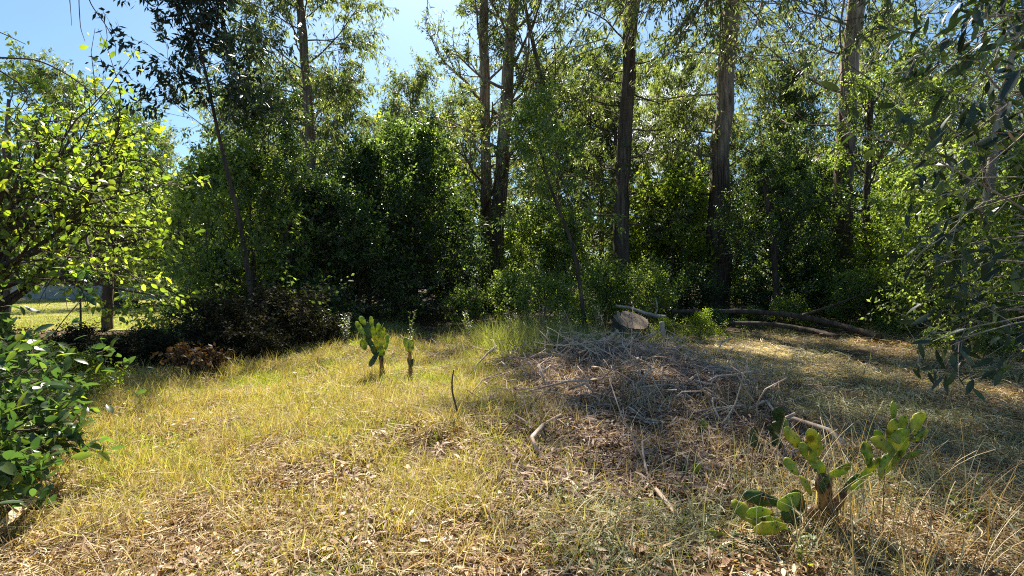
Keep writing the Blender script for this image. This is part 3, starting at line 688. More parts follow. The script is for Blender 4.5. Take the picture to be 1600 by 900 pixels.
weed(1232, 620, .6, 'feathery weed in the straw behind the large cactus', 7, M['leaf_gum'], 9, .05, .012)
weed(1512, 845, .42, 'small light green weed in the grey straw at lower right', 8, M['leaf_lime'], 3, .05, .02)
weed(1255, 905, .3, 'tiny lime weed at the foot of the large cactus', 9, M['leaf_lime'], 3, .04, .018)
for i, (px, py, H, lab) in enumerate([(505, 540, .9, 'blue green stalky weed by the shaded grass left of the taller small cactus'), (470, 545, .7, 'blue green stalky weed in the shade under the evergreens'), (540, 540, .8, 'blue green stalky weed behind the cactus'), (800, 545, 1.0, 'bushy grey weed left of the brush heap'), (845, 545, 1.1, 'tall bushy grey weed behind the brush heap'), (880, 535, 1.0, 'grey weed at the foot of the leaning sapling'), (935, 525, .9, 'grey weed left of the stump')]):
    weed(px, py, H, lab, 30 + i, M['leaf_gum'] if i > 2 else M['leaf_dark'], 16, .07, .02)

# ================================================================== STUMP, LOGS, POSTS
def build_stump():
    p = gp(986, 531); p.z -= .10
    o = empty('tree_stump', p); o.scale = (.86, .86, .95)
    rg = np.random.default_rng(9); n = 48; th = np.linspace(0, 2 * np.pi, n, endpoint=False)
    R = .53 * (1 + .05 * np.sin(2 * th + 1) + .03 * np.sin(5 * th)); flute = .06 * np.sin(7 * th + .5) + .03 * np.sin(13 * th)
    tilt = math.tan(rad(24)); zt = .68
    def topz(x, y): return zt + tilt * (y * .95 - x * .28)
    V = []; rows = 9
    for k in range(rows):
        t = k / (rows - 1)
        fl = 1 + .32 * (1 - t) ** 2.2 + flute * (1 - t * .6)
        # one buttress root reaching out to the left
        fl = fl + .55 * (1 - t) ** 2 * np.exp(-((th - np.pi) / .22) ** 2)
        x, y = np.cos(th) * R * fl, np.sin(th) * R * fl
        zz = topz(np.cos(th) * R, np.sin(th) * R)
        V.append(np.stack([x, y, zz * t + rg.normal(size=n) * .006], -1))
    V = np.concatenate(V); Q = [(k * n + i, k * n + (i + 1) % n, (k + 1) * n + (i + 1) % n, (k + 1) * n + i) for k in range(rows - 1) for i in range(n)]
    link('bark', mesh_np('stump_bark', V, np.array(Q), np.full(len(Q), 4), M['bark_dark'], smooth=True), o)
    # cut face: polar grid with saw step and cracks as real grooves
    m, nd, l, ou = new_mat('sawn_wood')
    tcn = nd.new('ShaderNodeTexCoord'); w = nd.new('ShaderNodeTexWave'); w.wave_type = 'RINGS'; w.rings_direction = 'Z'; w.inputs['Scale'].default_value = 9; w.inputs['Distortion'].default_value = 3; w.inputs['Detail'].default_value = 3
    r = ramp(nd, [(0.0, (.13, .08, .05)), (.5, (.25, .17, .11)), (1.0, (.37, .27, .18))]); pb = nd.new('ShaderNodeBsdfPrincipled'); pb.inputs['Roughness'].default_value = .85
    l.new(tcn.outputs['Object'], w.inputs[0]); l.new(w.outputs['Fac'], r.inputs[0]); l.new(r.outputs[0], pb.inputs[0]); l.new(pb.outputs[0], ou.inputs[0])
    nr, na = 40, 144; ta = np.linspace(0, 2 * np.pi, na, endpoint=False); Ra = .53 * (1 + .05 * np.sin(2 * ta + 1) + .03 * np.sin(5 * ta))
    V = [(0, 0, topz(0, 0) + .004)]
    for k in range(1, nr + 1):
        for i in range(na):
            x, y = math.cos(ta[i]) * Ra[i] * k / nr, math.sin(ta[i]) * Ra[i] * k / nr
            z = topz(x, y) + .004
            d = abs(x + .22 + .06 * math.sin(y * 7)); z -= .07 * math.exp(-(d / .016) ** 2)          # chord groove on the left
            if y < .35: z -= .05 * math.exp(-((x - .02 - .05 * y) / .010) ** 2) * (1 if y < -.02 or y > .1 else .4)
            z -= .04 * math.exp(-((y - .12 - .4 * x) / .010) ** 2) * (1 if 0 < x < .2 else 0)
            if x < -.40: z -= .05
            V.append((x, y, z))
    L = []; S = []
    for i in range(na): L += [0, 1 + i, 1 + (i + 1) % na]; S.append(3)
    for k in range(nr - 1):
        for i in range(na):
            a = 1 + k * na; L += [a + i, a + na + i, a + na + (i + 1) % na, a + (i + 1) % na]; S.append(4)
    link('cut_face', mesh_np('cut_face', np.array(V), L, S, m), o)
    tag(o, 'wide sawn tree stump with cracked cut face beside the leaning sapling', 'tree stump')
build_stump()
o = polytube('fallen_branch', [([at(962, 478, 15.2), at(985, 481, 15), at(1005, 489, 14.8), at(1025, 494, 14.6), at(1040, 496, 14.4)], .045, .075), ([at(1022, 494, 14.6), at(1028, 482, 14.6), at(1024, 465, 14.6)], .03, .012)], BP, sides=9, seed=3)
tag(o, 'pale cut branch lying behind the stump and pointing right', 'branch')
pp = gp(1036, 532)
o = polytube('broken_post', [([(pp.x + .06, pp.y, pp.z - .05), (pp.x, pp.y, pp.z + .25), (pp.x - .03, pp.y, pp.z + .50)], .075, .06)], BP, sides=9, seed=4)
tag(o, 'short orange brown stub standing right of the stump', 'stub')
def on(px, py, dz): 
    q = gp(px, py); return (q.x, q.y, q.z + dz)
o = polytube('fallen_log', [([at(1050, 487, 15.8), at(1110, 486, 15.6), at(1180, 487, 15.2), at(1250, 494, 14.6), at(1310, 508, 13.8), at(1345, 518, 13), at(1375, 528, 12.4)], .055, .09)], BD, sides=12, seed=5)
tag(o, 'long dark fallen log lying across the back on the right', 'log')
o = polytube('fallen_log', [([at(1130, 505, 14.6), at(1200, 506, 14.2), at(1260, 515, 13.6), at(1310, 528, 12.8)], .05, .08)], BD, sides=10, seed=6)
tag(o, 'shorter dark log lying in front of the long fallen log', 'log')
o = polytube('dead_branch', [([at(1255, 492, 14.2), at(1300, 478, 14.2), at(1330, 466, 14.1), at(1365, 455, 14)], .05, .015), ([at(1300, 478, 14.2), at(1320, 482, 14.2), at(1350, 478, 14.1)], .02, .008)], BD, sides=7, seed=7)
tag(o, 'dead branch rising from the fallen log to the right', 'branch')
o = polytube('broken_post', [([on(1495, 566, -.05), on(1496, 566, .2), on(1493, 566, .42)], .10, .085)], BD, sides=10, seed=8)
tag(o, 'short broken trunk stub among twigs near the right edge', 'stub')
o = polytube('branchy_snag', [([on(1430, 580, 0), at(1440, 545, 9.0), at(1452, 520, 9.2), at(1490, 498, 9.4)], .014, .005), ([at(1440, 545, 9.0), at(1425, 525, 9.1), at(1410, 500, 9.2)], .008, .003), ([at(1452, 520, 9.2), at(1480, 520, 9.2), at(1530, 500, 9.4)], .008, .003), ([at(1440, 540, 9.0), at(1460, 560, 9.0), at(1500, 548, 9.0)], .007, .003)], M['twig'], sides=5, seed=9)
tag(o, 'grey leafless snag standing in the shade at right', 'branch')

# ================================================================== BEYOND THE LAWN
def fence():
    P0, P1 = at(-420, 468, 43), at(330, 468, 43)
    n = 26
    o = empty('mesh_fence', (P0.x, P0.y, 0)); L = P1.x - P0.x
    pm = None
    for i in range(n + 1):
        x = L * i / n
        w = Wood(); w.tube([(0, 0, -.1), (0, 0, .7), (0, 0, 1.42)], [.04, .04, .04], 6)
        pm = pm or w.build('post', M['metal'])
        q = link('post', pm, o); q.location = (x, 0, 0)
    me = None
    for i in range(n):
        if me is None:
            rg = np.random.default_rng(4); wx = L / n; V = []; nx, nz = 8, 6
            for r in range(nz):
                for c in range(nx): V.append((.05 + (wx - .1) * c / (nx - 1), .03 * math.sin(c * 1.4 + r), .06 + 1.2 * r / (nz - 1) - .05 * math.sin(math.pi * c / (nx - 1)) * (r == nz - 1)))
            Q = [(r * nx + c, r * nx + c + 1, (r + 1) * nx + c + 1, (r + 1) * nx + c) for r in range(nz - 1) for c in range(nx - 1)]
            me = mesh_np('screen_panel', np.array(V), np.array(Q), np.full(len(Q), 4), M['fence'])
        q = link('screen_panel', me, o); q.location = (L * i / n, 0, 0)
    w = Wood(); w.tube([(0, 0, 1.38), (L / 2, 0, 1.36), (L, 0, 1.38)], [.025] * 3, 5); link('top_rail', w.build('top_rail', M['metal']), o)
    tag(o, 'low grey screened fence along the far edge of the lawn', 'fence')
fence()
# thick trunk standing at the near side of the lawn, with its limbs up in the sunlit leaves
hero(130, [(167, 516), (168, 470), (172, 400), (180, 330)], 15.8, (.16, .15, .13, .09), 6.0, 16, .45, 1.8, 1.2, .2, 1.0, 12, .12, .06, LIME, BD, 'short thick dark trunk standing on the near edge of the lawn', kids=(4, 4), flare=False, group='lawn trees', sides=12, wander=.3)
hero(131, [(176, 480), (177, 440), (180, 360)], 30, (.30, .24, .16), 8, 20, .4, 2.6, 1.6, .1, .9, 14, .16, .08, MID, BD, 'dark tree standing on the lawn behind the short thick trunk', kids=(4, 5), group='lawn trees')
hero(132, [(285, 480), (282, 455), (275, 400)], 32, (.28, .24, .2), 7, 20, .3, 2.8, 1.6, 0, .9, 16, .16, .08, MID, BD, 'leafy tree standing on the lawn at its right end', kids=(4, 5), group='lawn trees')
hero(133, [(2, 545), (3, 470), (6, 380)], 9, (.12, .11, .1), 5, 14, .5, 1.5, 1, .3, 1, 10, .10, .05, LIME, BM, 'brown trunk at the left edge behind the sunlit tree', kids=(4, 4), flare=False, group='lawn trees')
o = polytube('garden_stake', [([at(126, 520, 15), at(126, 480, 15), at(125, 455, 15)], .03, .02)], BD, sides=6); tag(o, 'thin dark stake standing on the lawn left of the short thick trunk', 'stake')
def firewood():
    for i, (px, lab) in enumerate([(193, 'left one of two charred log piles on the lawn'), (207, 'right one of two charred log piles on the lawn')]):
        p = at(px, 484, 28); o = empty('log_pile', (p.x, p.y, gz(p.x, p.y) + .03))
        rg = random.Random(i)
        w = None
        for q in range(7):
            r = .09 + .02 * rg.random(); w = Wood(); w.tube([(-.28, 0, 0), (-.05, .01, .005), (.26, 0, 0)], [r, r * .95, r], 8, .08, np.random.default_rng(q + 9 * i))
            lg = link('split_log', w.build('split_log', M['char']), o)
            row = 0 if q < 3 else (1 if q < 5 else 2); lg.location = (rg.uniform(-.05, .05), (q % 3 - 1) * .19 if row == 0 else ((q - 3) - .5) * .2 if row == 1 else rg.uniform(-.08, .08), .1 + row * .17); lg.rotation_euler = (0, 0, rg.uniform(-.2, .2))
        tag(o, lab, 'log pile', 'charred log piles on the lawn')
firewood()

# ================================================================== CACTI
def cactus_mat(name, c0, c1, c2, scars=.65):
    m, n, l, o = new_mat(name)
    t = n.new('ShaderNodeTexCoord'); no = n.new('ShaderNodeTexNoise'); no.inputs['Scale'].default_value = 14; no.inputs['Detail'].default_value = 5
    r = ramp(n, [(.3, c0), (.5, c1), (.72, c2)])
    v = n.new('ShaderNodeTexVoronoi'); v.inputs['Scale'].default_value = 28
    r1 = ramp(n, [(.13, (.08, .06, .03)), (.24, (1, 1, 1))])
    v2 = n.new('ShaderNodeTexVoronoi'); v2.inputs['Scale'].default_value = 11
    r2 = ramp(n, [(.20, (.12, .06, .03)), (.27, (.75, .50, .25)), (.33, (1, 1, 1))])
    mu = n.new('ShaderNodeMix'); mu.data_type = 'RGBA'; mu.blend_type = 'MULTIPLY'; mu.inputs[0].default_value = .8
    mu2 = n.new('ShaderNodeMix'); mu2.data_type = 'RGBA'; mu2.blend_type = 'MULTIPLY'; mu2.inputs[0].default_value = scars
    oi = n.new('ShaderNodeObjectInfo'); va = n.new('ShaderNodeVectorMath'); va.operation = 'ADD'
    l.new(t.outputs['Object'], va.inputs[0]); l.new(oi.outputs['Random'], va.inputs[1])
    for q in (no, v, v2): l.new(va.outputs[0], q.inputs['Vector'])
    l.new(no.outputs['Fac'], r.inputs[0]); l.new(v.outputs['Distance'], r1.inputs[0]); l.new(v2.outputs['Distance'], r2.inputs[0])
    l.new(r.outputs[0], mu.inputs[6]); l.new(r1.outputs[0], mu.inputs[7]); l.new(mu.outputs[2], mu2.inputs[6]); l.new(r2.outputs[0], mu2.inputs[7])
    p = n.new('ShaderNodeBsdfPrincipled'); p.inputs['Roughness'].default_value = .42; p.inputs['Specular IOR Level'].default_value = .4
    l.new(mu2.outputs[2], p.inputs['Base Color'])
    tr = n.new('ShaderNodeBsdfTranslucent'); mm = n.new('ShaderNodeMix'); mm.data_type = 'RGBA'; mm.blend_type = 'MULTIPLY'; mm.inputs[0].default_value = 1; mm.inputs[7].default_value = (2.2, 2.2, .7, 1)
    l.new(mu2.outputs[2], mm.inputs[6]); l.new(mm.outputs[2], tr.inputs[0])
    mx = n.new('ShaderNodeMixShader'); mx.inputs[0].default_value = .3; l.new(p.outputs[0], mx.inputs[1]); l.new(tr.outputs[0], mx.inputs[2]); l.new(mx.outputs[0], o.inputs[0])
    return m
CM = {'g': cactus_mat('cactus_green', (.08, .15, .02), (.20, .27, .035), (.40, .38, .06)), 'y': cactus_mat('cactus_yellow', (.13, .19, .03), (.26, .28, .04), (.42, .38, .07)),
      'b': cactus_mat('cactus_woody', (.06, .04, .02), (.15, .095, .045), (.34, .25, .14), .9), 'd': cactus_mat('cactus_deep_green', (.02, .05, .02), (.04, .08, .025), (.09, .13, .03), .5)}
CRNG = np.random.default_rng(8)
def pad(parent, origin, a, b, width, turn, mat, thick=None, name='pad'):
    """an obovate fleshy pad from its joint a to its rim b"""
    a, b = np.array(a, float), np.array(b, float)
    D = b - a; Ln = np.linalg.norm(D); D = D / Ln
    view = np.array([0, -1.0, 0]); N = view - D * view.dot(D); N /= np.linalg.norm(N); S = np.cross(D, N)
    N, S = N * math.cos(turn) + S * math.sin(turn), S * math.cos(turn) - N * math.sin(turn)
    Wd = width / max(abs(math.cos(turn)), .45); T = thick or min(.022, Wd * .30)
    nu, nv = 13, 16; V = []; ph = CRNG.random(4) * 6.28
    bend = CRNG.normal() * .12 * Ln
    for i in range(nu):
        u = i / (nu - 1); uu = u ** .85
        pr = max(math.sin(math.pi * min(max(.06 + .90 * uu, 0), 1)), 0) ** .62 * (.55 + .55 * u) if 0 < i < nu - 1 else 0.10
        if name == 'stem': pr = .9 + .12 * math.sin(u * 9 + ph[0]) if 0 < i < nu - 1 else .5
        for j in range(nv):
            t = 2 * math.pi * j / nv
            edge = 1 + (.09 * math.sin(u * 15 + ph[1] + (j > nv / 2) * 2) + .06 * math.sin(u * 31 + ph[3])) * abs(math.cos(t))
            x = Wd / 2 * pr * math.cos(t) * edge; z = T / 2 * (pr ** .5) * math.sin(t) * (1 if name != 'stem' else 1)
            if name == 'stem': z = Wd * .34 * pr * math.sin(t)
            z += bend * (u - .5) ** 2 * 1.2 + .012 * math.sin(x * 40 + ph[2]) * (name != 'stem') * min(1, Wd * 12)
            V.append(D * (u * Ln) + S * x + N * z)
    V = np.array(V)
    L = []; Sz = []
    for i in range(nu - 1):
        for j in range(nv):
            L += [i * nv + j, i * nv + (j + 1) % nv, (i + 1) * nv + (j + 1) % nv, (i + 1) * nv + j]; Sz.append(4)
    L += list(range(nv))[::-1]; Sz.append(nv); L += [(nu - 1) * nv + j for j in range(nv)]; Sz.append(nv)
    o = link(name, mesh_np(name, V, L, Sz, CM[mat], smooth=True), parent)
    o.location = a - np.array(origin)
    return o
def cactus(label, base_px, Y, parts, seed=1, slim=1.0):
    rg = random.Random(seed)
    x = (base_px[0] - 800) / F * Y; o0 = (x, Y, gz(x, Y))
    o = empty('prickly_pear', o0)
    for q in parts:
        (ax, ay), (bx, by), w, mt = q[:4]; dy = q[4] if len(q) > 4 else rg.uniform(-.06, .06); turn = q[5] if len(q) > 5 else rg.uniform(-.5, .5)
        nm = q[6] if len(q) > 6 else 'pad'
        a = at(ax, ay, Y + dy); b_ = at(bx, by, Y + dy + rg.uniform(-.05, .05))
        pad(o, o0, a, b_, w * slim / F * Y, turn, mt, name=nm)
    tag(o, label, 'cactus', 'prickly pears')
    return o
yb = 2.95
cactus('largest prickly pear with scarred yellow green pads on a woody brown stem, lower right', (1300, 905), yb, [
    ((1318, 925), (1302, 845), 30, 'b', 0, 0, 'stem'), ((1304, 855), (1291, 790), 30, 'b', 0, .1, 'stem'), ((1291, 797), (1286, 742), 26, 'b', 0, .1, 'stem'),
    ((1300, 800), (1318, 765), 20, 'b', .02, 0, 'stem'), ((1278, 835), (1268, 790), 26, 'b', .08, .5, 'stem'),
    ((1256, 701), (1221, 668), 25, 'y', 0, .2), ((1276, 722), (1247, 693), 20, 'g', 0, .5), ((1292, 744), (1266, 712), 24, 'g', 0, .2), ((1280, 712), (1265, 670), 26, 'y', .03, .3), ((1280, 708), (1277, 676), 13, 'y', -.04, .7),
    ((1310, 770), (1346, 741), 28, 'd', 0, .2), ((1338, 755), (1377, 716), 26, 'g', 0, .2), ((1368, 748), (1404, 704), 38, 'g', 0, .2), ((1393, 728), (1416, 668), 46, 'g', .02, .1),
    ((1397, 657), (1396, 626), 21, 'g', .02, .1), ((1388, 684), (1399, 654), 20, 'g', 0, .2), ((1422, 678), (1441, 644), 29, 'g', .02, .1), ((1424, 689), (1450, 673), 21, 'g', .0, .1), ((1412, 716), (1441, 705), 19, 'g', -.03, .2),
    ((1359, 729), (1352, 690), 27, 'g', -.02, .1), ((1399, 706), (1362, 684), 20, 'y', -.05, .4), ((1382, 688), (1368, 674), 14, 'g', .03, .2), ((1403, 694), (1394, 676), 16, 'y', -.05, .2),
    ((1293, 746), (1333, 727), 24, 'g', -.04, .3), ((1283, 770), (1292, 742), 24, 'd', -.03, .2),
    ((1230, 822), (1178, 828), 22, 'y', -.10, .4), ((1192, 822), (1142, 783), 26, 'y', -.05, .3), ((1220, 787), (1160, 772), 26, 'd', .05, .3), ((1252, 772), (1216, 796), 24, 'g', -.03, .2), ((1222, 815), (1186, 814), 18, 'g', 0, .3),
    ((1143, 840), (1100, 832), 13, 'y', -.08, .3), ((1182, 852), (1138, 834), 16, 'd', -.08, .3), ((1199, 868), (1182, 845), 17, 'd', -.1, .3), ((1212, 835), (1174, 840), 18, 'd', .06, .2),
    ((1262, 852), (1228, 795), 32, 'd', .05, .2), ((1290, 900), (1258, 848), 32, 'd', .05, .2), ((1288, 902), (1282, 855), 22, 'd', -.08, .3), ((1255, 800), (1240, 765), 24, 'd', .06, .3), ((1262, 905), (1238, 860), 30, 'd', .0, .2),
    ((1205, 800), (1165, 800), 20, 'g', -.12, .2), ((1246, 742), (1226, 715), 17, 'g', -.05, .3), ((1408, 672), (1413, 648), 15, 'g', .04, .3), ((1330, 766), (1352, 752), 18, 'g', -.06, .3), ((1270, 775), (1252, 745), 18, 'y', -.05, .4), ((1160, 845), (1128, 858), 14, 'g', -.1, .2)], 3, 1.0)
cactus('taller of the two small upright prickly pears standing in the golden grass', (597, 598), 7.75, [
    ((599, 604), (595, 556), 9, 'b', 0, 0, 'stem'), ((596, 562), (595, 540), 15, 'g', 0, .2), ((592, 547), (592, 522), 23, 'y', 0, .1), ((585, 532), (582, 508), 10, 'g', -.02, .2), ((593, 526), (591, 505), 12, 'g', .02, .1), ((582, 511), (579, 494), 9, 'g', 0, .2), ((602, 547), (606, 523), 9, 'g', .03, .4),
    ((592, 555), (570, 523), 11, 'd', .03, .4), ((571, 529), (556, 502), 11, 'g', .03, .3), ((571, 508), (562, 494), 11, 'g', .04, .2), ((578, 533), (573, 503), 15, 'd', .05, .3), ((571, 547), (566, 530), 15, 'g', -.03, .2), ((591, 550), (577, 573), 12, 'd', -.05, .3), ((599, 528), (600, 512), 9, 'g', .02, .2), ((587, 556), (581, 540), 10, 'd', 0, .4)], 4, .9)
cactus('shorter of the two small upright prickly pears, a single stalk with two pads', (641, 597), 7.75, [
    ((642, 603), (640, 546), 6, 'b', 0, 0, 'stem'), ((642, 576), (646, 560), 7, 'd', -.02, .3), ((638, 550), (633, 527), 11, 'g', 0, .1), ((641, 551), (643, 530), 12, 'g', -.02, .2), ((640, 572), (638, 558), 6, 'b', 0, .3)], 5)
cactus('small dark green prickly pear among the brush heap twigs', (1101, 702), 4.7, [((1101, 708), (1100, 678), 11, 'd', 0, .1), ((1100, 682), (1100, 654), 10, 'g', 0, .1), ((1096, 682), (1091, 666), 8, 'd', 0, .2), ((1101, 697), (1123, 686), 12, 'd', -.03, .2)], 6, 1.3)
cactus('small bright prickly pear nearest the pale leaves left of the largest one', (1080, 775), 3.75, [((1080, 785), (1072, 731), 14, 'g', 0, .1), ((1082, 745), (1091, 722), 13, 'g', 0, .1), ((1071, 738), (1065, 726), 9, 'd', 0, .2), ((1078, 765), (1094, 788), 11, 'g', -.04, .3)], 7, 1.3)
cactus('shaded dark prickly pear standing behind the largest one', (1200, 735), 4.2, [((1190, 740), (1182, 702), 18, 'd', 0, .2), ((1181, 709), (1177, 665), 16, 'd', 0, .2), ((1214, 738), (1213, 706), 17, 'd', .05, .2), ((1213, 712), (1212, 678), 15, 'd', .05, .1), ((1209, 682), (1215, 656), 24, 'd', .05, .1), ((1217, 660), (1217, 636), 18, 'd', .06, .1), ((1222, 668), (1227, 655), 12, 'g', .04, .1)], 8, 1.3)

# ================================================================== GRASS, STRAW, LITTER
def strips(P, side, W, mat, name, rng, rnd=None, per=None):
    """P (n,k,3) centre lines, side (n,3), W (n,k) widths -> ribbon mesh"""
    n, k, _ = P.shape
    A = P - side[:, None] * W[..., None] / 2; B = P + side[:, None] * W[..., None] / 2
    V = np.stack([A, B], 2).reshape(n, k * 2, 3)
    q = np.array([[2 * i, 2 * i + 1, 2 * i + 3, 2 * i + 2] for i in range(k - 1)])
    L = (np.arange(n)[:, None, None] * (2 * k) + q[None]).reshape(-1)
    if rnd is None: rnd = rng.random(n)
    return mesh_np(name, V.reshape(-1, 3), L, np.full(n * (k - 1), 4), mat, rnd=np.repeat(rnd, k - 1))
def tuft(seed, n, R, h0, h1, lean, width, mat, k=4, curl=.6):
    g = np.random.default_rng(seed)
    a = g.random(n) * 6.283; r = R * np.sqrt(g.random(n)); H = h0 + (h1 - h0) * g.random(n) ** 1.5
    b = g.random(n) * 6.283; le = lean * g.random(n)
    t = np.linspace(0, 1, k)[None]
    hx = (le * H)[:, None] * t ** (1 + curl); up = H[:, None] * (t - .35 * le[:, None] * t ** 2)
    c2 = g.normal(size=n)[:, None] * H[:, None] * .18 * t ** 2
    P = np.stack([(r * np.cos(a))[:, None] + np.cos(b)[:, None] * hx - np.sin(b)[:, None] * c2, (r * np.sin(a))[:, None] + np.sin(b)[:, None] * hx + np.cos(b)[:, None] * c2, up - .01], -1)
    s = g.random(n) * 6.283; side = np.stack([np.cos(s), np.sin(s), np.zeros(n)], -1)
    W = width * (.6 + .8 * g.random(n))[:, None] * (1 - .85 * t ** 1.5)
    return strips(P, side, W, mat, 'tuft', g)
def mat_of_straw(seed, n, R, l0, l1, width, mat, k=4, zmax=.06, rise=.25, curl=.5):
    g = np.random.default_rng(seed)
    a = g.random(n) * 6.283; r = R * np.sqrt(g.random(n)); L = l0 + (l1 - l0) * g.random(n) ** 1.6
    b = g.random(n) * 6.283; e = g.normal(size=n) * rise; cv = g.normal(size=n) * curl
    t = np.linspace(-.5, .5, k)[None]
    bb = b[:, None] + cv[:, None] * t
    x = (r * np.cos(a))[:, None] + L[:, None] * t * np.cos(bb); y = (r * np.sin(a))[:, None] + L[:, None] * t * np.sin(bb)
    z0 = .004 + zmax * g.random(n) ** 1.7
    z = z0[:, None] + np.sin(e)[:, None] * L[:, None] * t - .4 * (t ** 2) * L[:, None] * g.random(n)[:, None]
    P = np.stack([x, y, np.maximum(z, .002)], -1)
    s = g.random(n) * 6.283; side = norm(np.stack([-np.sin(b), np.cos(b), g.normal(size=n) * .7], -1))
    W = width * (.5 + g.random(n))[:, None] * np.ones_like(t) * (1 - .5 * (2 * np.abs(t)) ** 3)
    return strips(P, side, W, mat, 'straw', g)
def litter(seed, n, R, L, mat, zmax=.03, tpl=LEAF_NEAR, aspect=.38):
    g = np.random.default_rng(seed)
    a = g.random(n) * 6.283; r = R * np.sqrt(g.random(n))
    P = np.stack([r * np.cos(a), r * np.sin(a), .008 + zmax * g.random(n)], -1)
    D = g.normal(size=(n, 3)); D[:, 2] *= .35; N = g.normal(size=(n, 3)) * .55; N[:, 2] += 1
    l_ = L * (.5 + .9 * g.random(n)); V, lo, sz, per = leaf_arrays(tpl, P, norm(D), norm(N), l_, l_ * aspect * (.6 + .8 * g.random(n)))
    # curl each leaf a little
    return mesh_np('litter', V, lo, sz, mat, rnd=np.repeat(g.random(n), per))
def scatter(name, meshes, pts, scl, label, cat, seed, tilt=.12, ctrl=None):
    rg = np.random.default_rng(seed); n = len(pts)
    me = bpy.data.meshes.new(name); me.vertices.add(n); me.vertices.foreach_set('co', np.ascontiguousarray(pts, np.float32).ravel())
    rot = np.stack([rg.normal(size=n) * tilt, rg.normal(size=n) * tilt, rg.random(n) * 6.283], -1)
    a = me.attributes.new('rot', 'FLOAT_VECTOR', 'POINT'); a.data.foreach_set('vector', rot.astype(np.float32).ravel())
    a = me.attributes.new('scl', 'FLOAT', 'POINT'); a.data.foreach_set('value', np.asarray(scl, np.float32))
    a = me.attributes.new('pick', 'INT', 'POINT'); a.data.foreach_set('value', rg.integers(0, len(meshes), n).astype(np.int32))
    me.update()
    c = bpy.data.collections.new(name + '_blades')
    for i, m in enumerate(meshes):
        q = bpy.data.objects.new('%s_clump' % name, m); c.objects.link(q)
    o = link(name, me)
    ng = bpy.data.node_groups.new(name, 'GeometryNodeTree')
    ng.interface.new_socket('Geometry', in_out='INPUT', socket_type='NodeSocketGeometry'); ng.interface.new_socket('Geometry', in_out='OUTPUT', socket_type='NodeSocketGeometry')
    N = ng.nodes; L = ng.links
    gi, go = N.new('NodeGroupInput'), N.new('NodeGroupOutput'); ip = N.new('GeometryNodeInstanceOnPoints')
    ci = N.new('GeometryNodeCollectionInfo'); ci.inputs['Collection'].default_value = c; ci.inputs['Separate Children'].default_value = True; ci.inputs['Reset Children'].default_value = True
    def na(nm, ty):
        x = N.new('GeometryNodeInputNamedAttribute'); x.data_type = ty; x.inputs['Name'].default_value = nm; return x.outputs['Attribute']
    L.new(gi.outputs[0], ip.inputs['Points']); L.new(ci.outputs[0], ip.inputs['Instance']); ip.inputs['Pick Instance'].default_value = True
    L.new(na('pick', 'INT'), ip.inputs['Instance Index'])
    er = N.new('FunctionNodeEulerToRotation'); L.new(na('rot', 'FLOAT_VECTOR'), er.inputs[0]); L.new(er.outputs[0], ip.inputs['Rotation'])
    L.new(na('scl', 'FLOAT'), ip.inputs['Scale']); L.new(ip.outputs[0], go.inputs[0])
    md = o.modifiers.new('scatter', 'NODES'); md.node_group = ng
    tag(o, label, cat, kind='stuff')
    return o
SR = np.random.default_rng(2024)
def vnoise(x, y, s, seed):
    """smooth value noise 0..1"""
    g = np.random.default_rng(seed).random((64, 64)); x, y = x / s + 100, y / s + 100
    xi, yi = np.floor(x).astype(int), np.floor(y).astype(int); fx, fy = x - xi, y - yi
    fx, fy = fx * fx * (3 - 2 * fx), fy * fy * (3 - 2 * fy)
    A = lambda i, j: g[i % 64, j % 64]
    return (A(xi, yi) * (1 - fx) + A(xi + 1, yi) * fx) * (1 - fy) + (A(xi, yi + 1) * (1 - fx) + A(xi + 1, yi + 1) * fx) * fy
def field(n, weight, y0=1.7, y1=15.5, pw=1.0):
    """n points in front of the camera, denser near it, kept with probability weight(x, y)"""
    got = []; tot = 0
    while tot < n:
        m = n * 3
        y = y0 * (y1 / y0) ** SR.random(m) if pw == 1 else y0 + (y1 - y0) * SR.random(m) ** pw
        x = (SR.random(m) * 2 - 1) * (1.35 * y + .8)
        k = SR.random(m) < weight(x, y)
        p = np.stack([x[k], y[k]], -1); got.append(p); tot += len(p)
        if len(got) > 12: break
    p = np.concatenate(got)[:n]
    return np.column_stack([p, hgt(p[:, 0], p[:, 1])])
sg = lambda v: 1 / (1 + np.exp(-np.clip(v, -30, 30)))
def w_left(x, y):
    nz = vnoise(x, y, .9, 1) - .5
    edge = np.where(y < 4.5, .35 - .15 * (4.5 - y), .35 - .09 * (y - 4.5))
    return sg((edge - x + nz * 1.1) / .28)
def w_brush(x, y):
    nz = vnoise(x, y, .7, 2) - .5
    return np.exp(-(np.maximum(np.abs(x - 1.5 - .1 * (y - 6)) - 1.0 + nz, 0) / .6) ** 2) * sg((y - 4.0 + nz) / .35) * sg((10.5 - y) / .5)
def w_gold(x, y): return w_left(x, y) * np.clip((y - 1.2) / 4.2, .3, 1) * np.clip((vnoise(x, y, .38, 3) * .6 + vnoise(x, y, 1.3, 31) * .5 - .38) * 3, .05, 1) * sg((13.2 - y) / .6) * sg((x + .98 * y + .6 - 1.0 * (y > 6) * (y - 6) * .32) / .35)
def w_green(x, y):
    return w_left(x, y) * np.clip((vnoise(x, y, .8, 4) + .35 * np.exp(-((y - 7) / 2.2) ** 2) - .55) * 3.2, .03, 1) * sg((x + .95 * y) / .4) * sg((13.5 - y) / .6) * np.clip((y - 2.4) / 2, .25, 1)
def w_straw(x, y): return np.clip((vnoise(x, y, .33, 5) * .6 + vnoise(x, y, 1.0, 32) * .5 - .40) * 3.2, .04, 1) * (1 - .75 * w_brush(x, y)) * sg((14 - y) / .8)
